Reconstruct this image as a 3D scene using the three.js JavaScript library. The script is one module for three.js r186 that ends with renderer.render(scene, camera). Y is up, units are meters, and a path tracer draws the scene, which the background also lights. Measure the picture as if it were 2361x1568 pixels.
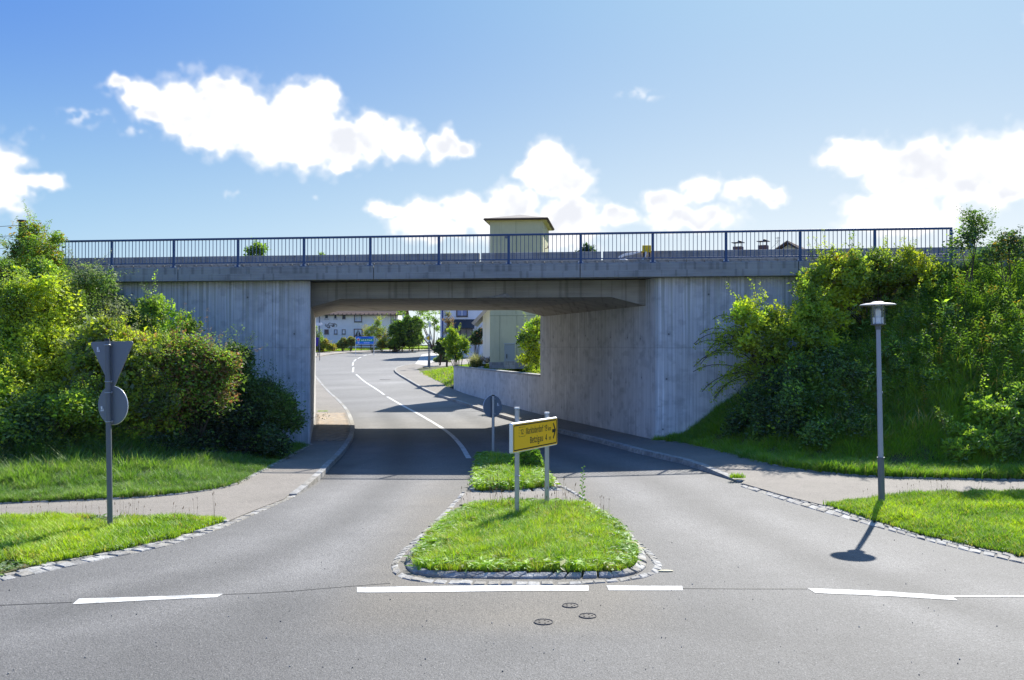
import * as THREE from 'three';
import { mergeGeometries } from 'three/addons/utils/BufferGeometryUtils.js';
import { RoundedBoxGeometry } from 'three/addons/geometries/RoundedBoxGeometry.js';

// ------------------------------------------------------------------ camera, sky, sun, exposure
const scene = new THREE.Scene();
const EYE = 2.95, FOCAL = 2150, PITCH = Math.atan(13 / 2150);
const camera = new THREE.PerspectiveCamera(2 * Math.atan(784 / FOCAL) * 180 / Math.PI, 1024 / 680, 0.1, 3000);
camera.position.set(0, EYE, 0);
camera.rotation.x = PITCH;
scene.add(camera);
const renderer = new THREE.WebGLRenderer({ antialias: true });
renderer.toneMapping = THREE.LinearToneMapping;
const EXPOSURE = 1.95;
renderer.toneMappingExposure = EXPOSURE;
renderer.shadowMap.enabled = true;
const toSun = new THREE.Vector3(0.47, 1, -0.95).normalize();
const sun = new THREE.DirectionalLight(new THREE.Color().setRGB(1, 0.96, 0.88), 5);
sun.position.copy(toSun).multiplyScalar(120).add(new THREE.Vector3(0, 0, -30));
sun.target.position.set(0, 0, -30);
sun.castShadow = true;
sun.shadow.mapSize.set(4096, 4096);
Object.assign(sun.shadow.camera, { left: -60, right: 60, top: 60, bottom: -60, near: 1, far: 300 });
scene.add(sun, sun.target);

// ------------------------------------------------------------------ numbers
function rng(seed) { let s = seed >>> 0; return () => { s = (s + 0x6d2b79f5) | 0; let t = Math.imul(s ^ (s >>> 15), 1 | s); t = (t + Math.imul(t ^ (t >>> 7), 61 | t)) ^ t; return ((t ^ (t >>> 14)) >>> 0) / 4294967296; }; }
const clamp = (x, a = 0, b = 1) => Math.min(b, Math.max(a, x)), lerp = (a, b, t) => a + (b - a) * t;
const smooth = (a, b, x) => { const t = clamp((x - a) / (b - a)); return t * t * (3 - 2 * t); };
function hash(ix, iy, seed = 0) { let h = Math.imul(ix | 0, 374761393) + Math.imul(iy | 0, 668265263) + Math.imul(seed | 0, 1442695041); h = Math.imul(h ^ (h >>> 13), 1274126177); return ((h ^ (h >>> 16)) >>> 0) / 4294967296; }
function noise(x, y, seed = 0, px = 0, py = 0) {
  const ix = Math.floor(x), iy = Math.floor(y), fx = x - ix, fy = y - iy, u = fx * fx * (3 - 2 * fx), v = fy * fy * (3 - 2 * fy);
  const wx = (i) => px ? ((i % px) + px) % px : i, wy = (i) => py ? ((i % py) + py) % py : i;
  const a = hash(wx(ix), wy(iy), seed), b = hash(wx(ix + 1), wy(iy), seed), c = hash(wx(ix), wy(iy + 1), seed), d = hash(wx(ix + 1), wy(iy + 1), seed);
  return lerp(lerp(a, b, u), lerp(c, d, u), v);
}
function fbm(x, y, seed = 0, oct = 4, px = 0, py = 0) { let s = 0, a = 0.5, n = 0; for (let i = 0; i < oct; i++) { s += a * noise(x, y, seed + i * 17, px, py); n += a; a *= 0.5; x *= 2; y *= 2; px *= 2; py *= 2; } return s / n; }

function mix3(p, q, t) { return [lerp(p[0], q[0], t), lerp(p[1], q[1], t), lerp(p[2], q[2], t)]; }
// ------------------------------------------------------------------ sky
{
  const W = 4096, H = 2048, data = new Float32Array(W * H * 4);
  // cumulus clouds as clusters of puffs: azimuth and height in degrees, radius in degrees
  const puffs = [];
  const deg = 180 / Math.PI;
  const P = (x, y, r, sq = 0.8) => { const az = Math.atan2(x - 1180, FOCAL) * deg; puffs.push([az, Math.atan2((797 - y) * Math.cos(az / deg), FOCAL) * deg, r / FOCAL * deg, sq]); };
  for (const [x, y, r, sq] of [[330, 215, 62, .6], [420, 250, 95, .7], [520, 265, 105, .8], [500, 200, 38], [610, 290, 105, .8], [700, 300, 112, .8], [690, 230, 62], [735, 215, 48], [790, 330, 85, .7], [850, 320, 78, .7], [930, 320, 62, .7], [1010, 335, 55, .6], [1070, 345, 32], [470, 320, 45], [780, 385, 30, .6], [270, 185, 30, .5], [345, 270, 36, .6]]) P(x, y, r, sq);
  for (const [x, y, r, sq] of [[-60, 410, 110, .8], [30, 425, 55, .6], [100, 422, 40, .6], [-140, 380, 120], [-300, 440, 120, .6]]) P(x, y, r, sq);
  for (const [x, y, r, sq] of [[1270, 395, 72, 1], [1310, 420, 55, 1], [1220, 390, 36], [1180, 470, 80, .7], [1080, 480, 75, .6], [980, 490, 75, .5], [900, 485, 45, .5], [1300, 490, 95, .6], [1420, 500, 60, .4], [1530, 465, 60, .4], [1625, 435, 55, .5], [1715, 445, 62, .5], [1790, 455, 40, .5], [1600, 505, 110, .3], [1250, 530, 170, .3], [1000, 525, 100, .3]]) P(x, y, r, sq);
  for (const [x, y, r, sq] of [[1930, 350, 50, .6], [2000, 365, 62, .7], [2070, 385, 70, .8], [2150, 380, 85, .8], [2240, 385, 90, .8], [2330, 380, 95, .8], [2420, 390, 100, .8], [2530, 400, 120, .7], [2640, 380, 120, .8], [2080, 450, 60, .6], [2200, 430, 70, .5], [2350, 440, 60, .5], [2000, 470, 60, .4], [2100, 500, 120, .35]]) P(x, y, r, sq);
  const wisps = [];
  const Wp = (x, y, r, sq, k) => { P(x, y, r, sq); wisps.push([...puffs.pop(), k]); };
  Wp(185, 270, 40, .5, .8); Wp(215, 265, 30, .5, .6); Wp(1480, 220, 60, .25, .55); Wp(520, 450, 18, .6, .7); Wp(545, 447, 14, .5, .6); Wp(725, 455, 14, .5, .4); Wp(80, 455, 12, .7, .6); Wp(265, 205, 45, .6, .7); Wp(300, 300, 36, .5, .6); Wp(690, 385, 18, .6, .5);
  const r = rng(5);
  for (let az = 38; az < 312; az += 7 + r() * 11) {           // the same kind of clouds all round
    const el = 5 + r() * 18, n = 4 + Math.floor(r() * 6), size = 1.3 + r() * 1.9;
    for (let k = 0; k < n; k++) puffs.push([((az + (k - n / 2) * size * 1.1 + 180) % 360) - 180, el + (r() - 0.5) * size, size * (0.7 + r() * 0.6), 0.75]);
  }
  const CELL = 6, cells = new Map();
  const put = (p, kind) => { for (let a = Math.floor((p[0] - p[2] * 2) / CELL); a <= Math.floor((p[0] + p[2] * 2) / CELL); a++) for (let e = Math.floor((p[1] - p[2] * 2) / CELL); e <= Math.floor((p[1] + p[2] * 2) / CELL); e++) { const k = a * 1000 + e; if (!cells.has(k)) cells.set(k, []); cells.get(k).push([...p, kind]); } };
  puffs.forEach((p) => put(p.slice(0, 4), 0)); wisps.forEach((p) => put(p, 1));
  const sAz = Math.atan2(toSun.x, -toSun.z) * deg;
  for (let row = H / 2; row < H; row++) {
    const el = ((row + 0.5) / H - 0.5) * 180, ce = Math.cos(el / deg), se = Math.sin(el / deg);
    for (let col = 0; col < W; col++) {
      const th = ((col + 0.5) / W - 0.5) * 2 * Math.PI, x = Math.cos(th) * ce, z = Math.sin(th) * ce, az = Math.atan2(x, -z) * deg;
      const cs = x * toSun.x + se * toSun.y + z * toSun.z, ang = Math.acos(clamp(cs, -1, 1)) * deg, dAz = Math.abs(((az - sAz + 540) % 360) - 180);
      const s = Math.exp(-((ang / 30) ** 2)), near = Math.exp(-((ang / 9) ** 2)), side = Math.exp(-((dAz / 55) ** 2));
      const hz = Math.exp(-Math.max(0, el) / lerp(5.5, 12.5, side)) * lerp(0.85, 1.36, side);
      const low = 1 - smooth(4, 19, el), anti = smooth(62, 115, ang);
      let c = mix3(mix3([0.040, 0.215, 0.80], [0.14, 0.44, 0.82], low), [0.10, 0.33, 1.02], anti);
      const up = smooth(20, 75, el);
      c = [lerp(c[0], 0.09, up), lerp(c[1], 0.28, up), lerp(c[2], 0.86, up)];
      const k1 = clamp(Math.exp(-((ang / 38) ** 2)) * 1.1);
      c = [lerp(c[0], 0.23, k1), lerp(c[1], 0.54, k1), lerp(c[2], 0.76, k1)];
      c = [lerp(c[0], 0.55, s * s), lerp(c[1], 0.80, s * s), lerp(c[2], 1.05, s * s)];
      const k2 = clamp(hz);
      c = mix3(c, mix3([0.66, 0.90, 0.98], [0.96, 1.02, 1.05], side), k2);
      for (let i = 0; i < 3; i++) c[i] += near * 2.2;
      const list = cells.get(Math.floor(az / CELL) * 1000 + Math.floor(el / CELL));
      if (list) {
        const wx = fbm(az * 0.8, el * 0.8, 31, 6) - 0.5, wy = fbm(az * 0.8 + 50, el * 0.8, 32, 6) - 0.5;
        const bump = fbm(az * 1.5, el * 1.7, 33, 5) - 0.5, big = fbm(az * 0.45 + 3, el * 0.6, 37, 3) - 0.5;
        let f = -1, wv = 0;
        for (const p of list) {
          const dx = (az - p[0] + wx * 1.5) / p[2], dy = (el - p[1] + wy * 1.2) / (p[2] * p[3]), d = Math.sqrt(dx * dx + dy * dy);
          if (p.length > 5) wv = Math.max(wv, p[4] * smooth(1.1, 0.1, d) * smooth(0.38, 0.7, fbm(az * 2.6, el * 3.4, 34, 5)));
          else f = Math.max(f, 1 - d);
        }
        const dens = f + bump * 0.75 + big * 0.3, a = Math.max(smooth(-0.04, 0.30, dens), 0.3 * smooth(-0.24, 0.1, dens), wv);
        const thick = smooth(0.15, 0.7, dens), under = smooth(0.40, 0.74, fbm(az * 0.3 + 9, el * 0.5 + 2, 35, 3) + 0.3 * bump);
        const shade = thick * thick * under * 0.26;
        const lit = [1.14 - shade, 1.14 - shade * 0.92, 1.15 - shade * 0.72];
        for (let i = 0; i < 3; i++) c[i] = lerp(c[i], lit[i], a * 0.98);
      }
      const o = (row * W + col) * 4;
      for (let i = 0; i < 3; i++) data[o + i] = c[i] / EXPOSURE;
      data[o + 3] = 1;
    }
  }
  for (let i = 0; i < W * H / 2; i++) { data[i * 4] = 0.09; data[i * 4 + 1] = 0.1; data[i * 4 + 2] = 0.09; data[i * 4 + 3] = 1; }
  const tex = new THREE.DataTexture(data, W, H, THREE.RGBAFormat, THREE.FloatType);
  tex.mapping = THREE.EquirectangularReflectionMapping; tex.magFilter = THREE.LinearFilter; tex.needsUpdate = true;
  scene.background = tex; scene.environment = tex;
}

// ------------------------------------------------------------------ lie of the land
const PROFILE = [[0, 0], [56, 0], [80, 0.45], [110, 1.1], [150, 2.2], [176, 2.68], [400, 2.7]];
function rise(d) { for (let i = 1; i < PROFILE.length; i++) if (d < PROFILE[i][0]) { const [a, b] = [PROFILE[i - 1], PROFILE[i]]; return lerp(a[1], b[1], clamp((d - a[0]) / (b[0] - a[0]))); } return 2.7; }
function roadY(x, z) {                                         // banked a little across the underpass, climbing beyond it
  const k = smooth(14, 20, -z), c = x > -0.5 ? 0.04 * Math.min(x + 0.5, 5) : 0.012 * Math.max(x + 0.5, -5);
  return c * k * (1 - 0.6 * smooth(45, 75, -z)) + rise(-z);
}
const TH = Math.atan(0.125), BZ = -26.5, cT = Math.cos(TH), sT = Math.sin(TH);
const toLocal = (x, z) => [x * cT + (z - BZ) * sT, x * sT - (z - BZ) * cT];           // along the bridge, behind its front face
const toWorld = (s, n) => [s * cT + n * sT, BZ + s * sT - n * cT];
const DECK = 5.27, BACK = 11.2;
let toe = null;                                                // distance from the footways' edges, once they are laid out
function bankY(x, z) {
  const [s, n] = toLocal(x, z), base = roadY(x, z) + 0.06;
  const dN = n < 0.3 ? 0.3 - n : n > BACK ? n - BACK : 0, left = s < -1;
  const dS = left ? Math.max(0, s + 14) : Math.max(0, 12.8 - s), RS = left ? 7.9 : 8.6, RN = n > 5 ? 8 : left ? 8.6 : 6.0;
  const r = Math.hypot(dS / RS, dN / RN), t = 1 - r, soft = 0.04;
  const up = t > 0.12 ? t : 0.5 * (t + Math.sqrt(t * t + soft * soft)) * smooth(-0.25, 0.12, t);
  const rough = (fbm(x * 0.7, z * 0.7, 3, 3) - 0.5) * 0.35 * smooth(0, 0.3, t) * (dN > 0.01 ? 1 : 0.2);
  const k = toe && t > -0.3 && t < 0.5 && n < 0.4 ? smooth(0, 1.5, toe(x, z)) : 1;
  return base + ((DECK - 0.12 - base) * clamp(up) + rough) * k;
}
function aim(px, py) { const x = (px - 1180.5) / FOCAL, y = (784 - py) / FOCAL, c = Math.cos(PITCH), s = Math.sin(PITCH); return [x / (c - y * s), (y * c + s) / (c - y * s)]; }   // per metre of depth
function at(px, py, d) { const [x, y] = aim(px, py); return new THREE.Vector3(x * d, EYE + y * d, -d); }
function meet(px, py, hf, far = 420) {                        // where the sight line meets a surface
  const [x, y] = aim(px, py);
  let d = 3;
  for (; d < far; d *= 1.01) if (EYE + y * d < hf(x * d, -d)) break;
  let lo = d / 1.01, hi = d;
  for (let i = 0; i < 30; i++) { const m = (lo + hi) / 2; if (EYE + y * m < hf(x * m, -m)) hi = m; else lo = m; }
  return [x * hi, -hi];
}
const G = (px, py, h = 0) => meet(px, py, (x, z) => roadY(x, z) + h);
const GP = (list, h = 0) => list.map(([x, y]) => G(x, y, h));
const bankAt = (px, py) => meet(px, py, bankY);
function onFace(px, py, n) {                                   // on the bridge's plane n metres behind its front: [along, height]
  const [x, y] = aim(px, py);
  // n = x d sT - (-d - BZ) cT  =>  d = (n - BZ cT) / (x sT + cT)
  const dd = (n - BZ * cT) / (x * sT + cT);
  return [toLocal(x * dd, -dd)[0], EYE + y * dd];
}

// ------------------------------------------------------------------ building blocks
const taken = {};
function numbered(name) { const n = taken[name] = (taken[name] ?? -1) + 1; return n ? name + '_' + String(n).padStart(3, '0') : name; }
function tag(o, label, category, group) { o.userData.label = label; o.userData.category = category; if (group) o.userData.group = group; return o; }
function mesh(name, geo, mat, parent) { const m = new THREE.Mesh(Array.isArray(geo) ? join(geo) : geo, mat); m.name = parent && parent !== scene ? name : numbered(name); m.castShadow = m.receiveShadow = true; (parent ?? scene).add(m); return m; }
function thing(name, label, category, pos = [0, 0, 0], turn = 0, group) { const g = new THREE.Group(); g.name = numbered(name); g.position.set(...pos); g.rotation.y = turn; scene.add(g); return tag(g, label, category, group); }
function setting(name, geo, mat, label) { const m = mesh(name, geo, mat); m.userData.kind = 'structure'; if (label) m.userData.label = label; return m; }
function settingGroup(name, label) { const g = new THREE.Group(); g.name = numbered(name); g.userData.kind = 'structure'; if (label) g.userData.label = label; scene.add(g); return g; }
function join(list) { return mergeGeometries(list.map((g) => { let q = g.index ? g.toNonIndexed() : g; const keep = ['position', 'normal', 'uv']; q = q.clone(); for (const k of Object.keys(q.attributes)) if (!keep.includes(k)) q.deleteAttribute(k); if (!q.attributes.uv) q.setAttribute('uv', new THREE.BufferAttribute(new Float32Array(q.attributes.position.count * 2), 2)); return q; })); }
function geoOf(pos, uv, col, nor) {
  const g = new THREE.BufferGeometry();
  g.setAttribute('position', new THREE.BufferAttribute(new Float32Array(pos), 3));
  g.setAttribute('uv', new THREE.BufferAttribute(new Float32Array(uv ?? new Array(pos.length / 3 * 2).fill(0)), 2));
  if (col) g.setAttribute('color', new THREE.BufferAttribute(new Float32Array(col), 3));
  if (nor) g.setAttribute('normal', new THREE.BufferAttribute(new Float32Array(nor), 3)); else g.computeVertexNormals();
  return g;
}
function box(w, h, d, x = 0, y = 0, z = 0, bevel = 0) { const g = bevel ? new RoundedBoxGeometry(w, h, d, 1, bevel) : new THREE.BoxGeometry(w, h, d); metricUV(g); return g.translate(x, y, z); }
function metricUV(g) { const p = g.attributes.position, n = g.attributes.normal, uv = g.attributes.uv; for (let i = 0; i < p.count; i++) { const ax = Math.abs(n.getX(i)), ay = Math.abs(n.getY(i)), az = Math.abs(n.getZ(i)); if (ay >= ax && ay >= az) uv.setXY(i, p.getX(i), p.getZ(i)); else if (ax >= az) uv.setXY(i, p.getZ(i), p.getY(i)); else uv.setXY(i, p.getX(i), p.getY(i)); } return g; }
function cyl(r0, r1, h, x = 0, y = 0, z = 0, seg = 20) { return new THREE.CylinderGeometry(r1, r0, h, seg).translate(x, y + h / 2, z); }
function tube(points, r, seg = 12, rad = 6) { return new THREE.TubeGeometry(new THREE.CatmullRomCurve3(points.map((p) => Array.isArray(p) ? new THREE.Vector3(...p) : p)), seg, r, rad); }
function rod(a, b, r0, r1 = r0, rad = 5) { const A = new THREE.Vector3(...a), B = new THREE.Vector3(...b), d = B.clone().sub(A), g = new THREE.CylinderGeometry(r1, r0, d.length(), rad, 1, true); g.translate(0, d.length() / 2, 0); g.applyQuaternion(new THREE.Quaternion().setFromUnitVectors(new THREE.Vector3(0, 1, 0), d.normalize())); return g.translate(A.x, A.y, A.z); }
function inside(poly, x, z) { let r = false; for (let i = 0, j = poly.length - 1; i < poly.length; j = i++) { const [a, b] = poly[i], [c, d] = poly[j]; if ((b > z) !== (d > z) && x < (c - a) * (z - b) / (d - b) + a) r = !r; } return r; }
function bounds(poly) { return [Math.min(...poly.map((p) => p[0])), Math.max(...poly.map((p) => p[0])), Math.min(...poly.map((p) => p[1])), Math.max(...poly.map((p) => p[1]))]; }
function clipHalf(poly, axis, v, keepLess) { const out = []; for (let i = 0; i < poly.length; i++) { const a = poly[i], b = poly[(i + 1) % poly.length], ia = keepLess ? a[axis] <= v : a[axis] >= v, ib = keepLess ? b[axis] <= v : b[axis] >= v; if (ia) out.push(a); if (ia !== ib) { const t = (v - a[axis]) / (b[axis] - a[axis]); out.push([lerp(a[0], b[0], t), lerp(a[1], b[1], t)]); } } return out; }
// a sheet over a ground plan that follows a height function; optional vertical skirt below its rim
function sheet(poly, cell, hf, tint, skirt = 0) {
  const [x0, x1, z0, z1] = bounds(poly), pos = [], uv = [], col = [], nor = [], e = 0.05;
  const add = (x, z) => { pos.push(x, hf(x, z), z); uv.push(x, -z); if (tint) col.push(...tint(x, z)); const dx = (hf(x + e, z) - hf(x - e, z)) / (2 * e), dz = (hf(x, z + e) - hf(x, z - e)) / (2 * e), l = Math.hypot(dx, 1, dz); nor.push(-dx / l, 1 / l, -dz / l); };
  for (let x = Math.floor(x0 / cell) * cell; x < x1; x += cell) {
    let strip = clipHalf(clipHalf(poly, 0, x, false), 0, x + cell, true);
    if (strip.length < 3) continue;
    for (let z = Math.floor(z0 / cell) * cell; z < z1; z += cell) {
      const c = clipHalf(clipHalf(strip, 1, z, false), 1, z + cell, true);
      if (c.length < 3) continue;
      const v = c.map((p) => new THREE.Vector2(p[0], p[1]));
      if (Math.abs(THREE.ShapeUtils.area(v)) < 1e-6) continue;
      const cw = THREE.ShapeUtils.isClockWise(v); if (cw) v.reverse();
      for (const t of THREE.ShapeUtils.triangulateShape(v, [])) for (const k of [t[0], t[2], t[1]]) add(v[k].x, v[k].y);
    }
  }
  if (skirt) for (let i = 0; i < poly.length; i++) {
    const a = poly[i], b = poly[(i + 1) % poly.length], L = Math.hypot(b[0] - a[0], b[1] - a[1]), n = Math.max(1, Math.ceil(L / 2));
    for (let k = 0; k < n; k++) {
      const p = [lerp(a[0], b[0], k / n), lerp(a[1], b[1], k / n)], q = [lerp(a[0], b[0], (k + 1) / n), lerp(a[1], b[1], (k + 1) / n)], nx = (q[1] - p[1]), nz = -(q[0] - p[0]), l = Math.hypot(nx, nz) || 1;
      const P = [p[0], hf(...p), p[1]], Q = [q[0], hf(...q), q[1]], P2 = [P[0], P[1] - skirt, P[2]], Q2 = [Q[0], Q[1] - skirt, Q[2]];
      for (const w of [P, P2, Q, Q, P2, Q2]) { pos.push(...w); uv.push(w[0] + w[2], w[1]); nor.push(-nx / l, 0, -nz / l); if (tint) col.push(...tint(w[0], w[2])); }
    }
  }
  return geoOf(pos, uv, tint ? col : null, nor);
}
// a prism over a ground plan, uv in metres round its sides
function prism(poly, y0, y1, top = true) {
  const pos = [], uv = []; let run = 0;
  const v = poly.map((p) => new THREE.Vector2(p[0], p[1])), cw = THREE.ShapeUtils.isClockWise(v), pts = cw ? [...poly].reverse() : poly;
  for (let i = 0; i < pts.length; i++) {
    const a = pts[i], b = pts[(i + 1) % pts.length], L = Math.hypot(b[0] - a[0], b[1] - a[1]);
    const A = [a[0], y0, a[1]], B = [b[0], y0, b[1]], C = [b[0], y1, b[1]], D = [a[0], y1, a[1]];
    for (const [w, u, vv] of [[A, run, y0], [C, run + L, y1], [B, run + L, y0], [A, run, y0], [D, run, y1], [C, run + L, y1]]) { pos.push(...w); uv.push(u, vv); }
    run += L;
  }
  if (top) { const w = [...v]; if (cw) w.reverse(); for (const t of THREE.ShapeUtils.triangulateShape(w, [])) for (const k of [t[0], t[2], t[1]]) { pos.push(w[k].x, y1, w[k].y); uv.push(w[k].x, w[k].y); } }
  const g = geoOf(pos, uv); return g;
}
function resample(line, step) {
  const out = [line[0]]; let carry = 0;
  const len = lengthOf(line), n = Math.max(1, Math.round(len / step)), d = len / n;
  let want = d, run = 0;
  for (let i = 1; i < line.length; i++) { const a = line[i - 1], b = line[i], L = Math.hypot(b[0] - a[0], b[1] - a[1]); while (want <= run + L + 1e-6 && out.length < n) { const t = (want - run) / L; out.push([lerp(a[0], b[0], t), lerp(a[1], b[1], t)]); want += d; } run += L; }
  out.push(line[line.length - 1]); return out;
}
function lengthOf(line) { let s = 0; for (let i = 1; i < line.length; i++) s += Math.hypot(line[i][0] - line[i - 1][0], line[i][1] - line[i - 1][1]); return s; }
function curve(line, step = 0.4) { const c = new THREE.CatmullRomCurve3(line.map((p) => new THREE.Vector3(p[0], 0, p[1])), false, 'centripetal'), n = Math.max(2, Math.round(lengthOf(line) / step)); return c.getSpacedPoints(n).map((p) => [p.x, p.z]); }
function offset(line, d) { return line.map((p, i) => { const a = line[Math.max(0, i - 1)], b = line[Math.min(line.length - 1, i + 1)], L = Math.hypot(b[0] - a[0], b[1] - a[1]) || 1; return [p[0] - (b[1] - a[1]) / L * d, p[1] + (b[0] - a[0]) / L * d]; }); }
const band = (line, w) => [...offset(line, w / 2), ...offset(line, -w / 2).reverse()];

// ------------------------------------------------------------------ materials
const lin = (r, g, b) => new THREE.Color().setRGB(r, g, b);
function texture(w, h, f, color = true) {
  const d = new Uint8Array(w * h * 4), enc = (v) => { v = clamp(v); return 255 * (v <= 0.0031308 ? v * 12.92 : 1.055 * v ** (1 / 2.4) - 0.055); };
  for (let y = 0; y < h; y++) for (let x = 0; x < w; x++) { const c = f(x, y), o = (y * w + x) * 4; for (let i = 0; i < 3; i++) d[o + i] = color ? enc(c[i]) : clamp(Array.isArray(c) ? c[i] : c) * 255; d[o + 3] = 255; }
  const t = new THREE.DataTexture(d, w, h); t.wrapS = t.wrapT = THREE.RepeatWrapping; t.magFilter = THREE.LinearFilter; t.minFilter = THREE.LinearMipmapLinearFilter; if (color) t.colorSpace = THREE.SRGBColorSpace; t.needsUpdate = true; return t;
}
const sized = (t, mx, my = mx) => { const c = t.clone(); c.repeat.set(1 / mx, 1 / my); c.needsUpdate = true; return c; };
const std = (o) => new THREE.MeshStandardMaterial({ roughness: 0.85, side: THREE.DoubleSide, ...o });
const plain = (r, g, b, roughness = 0.7, metalness = 0) => std({ color: lin(r, g, b), roughness, metalness });

// asphalt: crushed stone of many tones in dark binder, 1024 pixels over 2.6 m
const stones = (() => { const N = 1024, h = new Float32Array(N * N); for (let y = 0; y < N; y++) for (let x = 0; x < N; x++) h[y * N + x] = 0.55 * noise(x / 3.2, y / 3.2, 11, 320, 320) + 0.3 * noise(x / 6.4, y / 6.4, 12, 160, 160) + 0.15 * hash(x, y, 13); return h; })();
const stoneAt = (x, y) => stones[((y % 1024) + 1024) % 1024 * 1024 + ((x % 1024) + 1024) % 1024];
const asphaltMap = texture(1024, 1024, (x, y) => {
  const h = stoneAt(x, y), t = noise(x / 3.2, y / 3.2, 14, 320, 320), wide = fbm(x / 128, y / 128, 15, 4, 8, 8);
  const v = 0.114 * (0.40 + 1.10 * h) * (0.9 + 0.2 * wide) + (t > 0.84 ? 0.10 : t < 0.13 ? -0.07 : 0);
  return [v * 1.04, v * 1.0, v * 0.955];
});
const asphaltBump = texture(1024, 1024, (x, y) => stoneAt(x, y), false);
const M = {};
M.asphalt = std({ map: sized(asphaltMap, 2.6), bumpMap: sized(asphaltBump, 2.6), bumpScale: 0.006, vertexColors: true, roughness: 0.78 });
M.footway = std({ map: sized(asphaltMap, 1.6), bumpMap: sized(asphaltBump, 1.6), bumpScale: 0.003, vertexColors: true, roughness: 0.88 });
const soilMap = texture(512, 512, (x, y) => { const n = fbm(x / 32, y / 32, 21, 5, 16, 16), k = fbm(x / 8, y / 8, 22, 3, 64, 64); return [0.035 + 0.04 * n + 0.03 * k, 0.045 + 0.07 * n * k + 0.02 * k, 0.012 + 0.015 * k]; });
M.turf = std({ map: sized(soilMap, 2.3), roughness: 1 });
const graniteMap = texture(256, 256, (x, y) => { const a = noise(x / 2, y / 2, 23, 128, 128), b = fbm(x / 32, y / 32, 24, 4, 8, 8), v = 0.33 + 0.28 * (b - 0.5) + (a > 0.8 ? 0.10 : a < 0.2 ? -0.12 : 0); return [v, v * 0.985, v * 0.95]; });
const graniteBump = texture(256, 256, (x, y) => fbm(x / 16, y / 16, 25, 5, 16, 16), false);
M.granite = [[0.85, 0.84, 0.82], [0.66, 0.64, 0.62], [1.0, 0.98, 0.94], [0.74, 0.70, 0.63]].map((c) => std({ map: sized(graniteMap, 0.5), bumpMap: sized(graniteBump, 0.35), bumpScale: 0.01, color: lin(...c), roughness: 0.85 }));
M.paver = [[0.30, 0.24, 0.18], [0.26, 0.21, 0.16], [0.34, 0.27, 0.20], [0.28, 0.24, 0.20]].map((c) => std({ color: lin(...c), bumpMap: sized(graniteBump, 0.3), bumpScale: 0.004, roughness: 0.9 }));
// board-marked concrete: boards, grain, pores, runs of dirt below the cornice; 10.24 m by 5.12 m
const concreteMap = texture(2048, 1024, (x, y) => {
  const X = x / 200, Y = y / 200, board = Math.floor(X / 0.098), bt = hash(board % 104, 3, 41), ft = X / 0.098 - board, seam = Math.min(ft, 1 - ft);
  const grain = 0.6 * noise(x / 3, y / 140, 42, 683, 7) + 0.4 * noise(x / 7, y / 400, 60), streak = fbm(x / 10, y / 512, 43, 4, 205, 2), wide = fbm(x / 256, y / 256, 44, 4, 8, 4), pore = noise(x / 2.2, y / 2.2, 45), blotch = fbm(x / 90, y / 60, 49, 4);
  let v = 0.47 * (0.74 + 0.12 * bt + 0.42 * grain + 0.30 * wide + 0.06 * streak);
  v *= 1 - 0.38 * smooth(0.10, 0.0, seam) * (0.15 + 0.85 * noise(board, y / 40, 46));
  v *= 1 - 0.14 * smooth(0.5, 0.75, blotch);
  if (pore > 0.93) v *= 0.7;
  const drip = smooth(0.46, 0.68, fbm(x / 9, y / 900, 47, 4)) * smooth(0.2 + 3.2 * noise(x / 9, 1, 48), 5.2, Y);
  v *= 1 - 0.26 * drip;
  v *= 1 - 0.18 * smooth(0.55, 0.75, fbm(x / 60 + 5, y / 45, 61, 5));
  const pale = smooth(0.62, 0.8, fbm(x / 7, y / 700, 55, 4)); v *= 1 + 0.30 * pale;
  const hx = X - Math.floor(X / 1.28) * 1.28 - 0.64 + (hash(Math.floor(X / 1.28), Math.floor(Y / 1.28), 56) - 0.5) * 0.3, hy = Y - Math.floor(Y / 1.28) * 1.28 - 0.64 + (hash(Math.floor(X / 1.28), Math.floor(Y / 1.28), 57) - 0.5) * 0.2, hd = Math.hypot(hx, hy);
  if (hash(Math.floor(X / 1.28), Math.floor(Y / 1.28), 58) > 0.35) v *= 1 - 0.5 * smooth(0.032, 0.018, hd) - 0.2 * smooth(0.1, 0.02, Math.hypot(hx, Math.max(0, hy + 0.04) * 0.3 + Math.max(0, -hy)));
  v *= 1 - 0.16 * smooth(0.03, 0.0, Math.abs(Y - 2.9 + 0.02 * noise(x / 40, 3, 59)));
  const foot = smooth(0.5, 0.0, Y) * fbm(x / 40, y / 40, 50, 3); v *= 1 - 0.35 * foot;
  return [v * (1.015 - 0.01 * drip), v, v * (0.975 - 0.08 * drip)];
});
const concreteBump = texture(1024, 512, (x, y) => { const X = x / 100, ft = X / 0.098 % 1, seam = Math.min(ft, 1 - ft); return 0.5 + 0.25 * smooth(0.09, 0, seam) + 0.2 * noise(x / 2, y / 80, 42, 512, 7) - (noise(x / 1.6, y / 1.6, 45) > 0.9 ? 0.3 : 0); }, false);
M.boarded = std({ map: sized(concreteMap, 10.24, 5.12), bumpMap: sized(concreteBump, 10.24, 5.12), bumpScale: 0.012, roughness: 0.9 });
const castMap = texture(1024, 512, (x, y) => { const wide = fbm(x / 128, y / 64, 51, 5, 8, 8), line = noise(x / 180, y / 4, 52, 6, 128), p = noise(x / 2, y / 2, 53), run = smooth(0.55, 0.8, fbm(x / 20, y / 400, 54, 3)); let v = 0.31 * (0.62 + 0.6 * wide + 0.2 * line) * (1 - 0.28 * run); if (p > 0.95) v *= 1.25; return [v * 1.02, v, v * 0.94]; });
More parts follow.
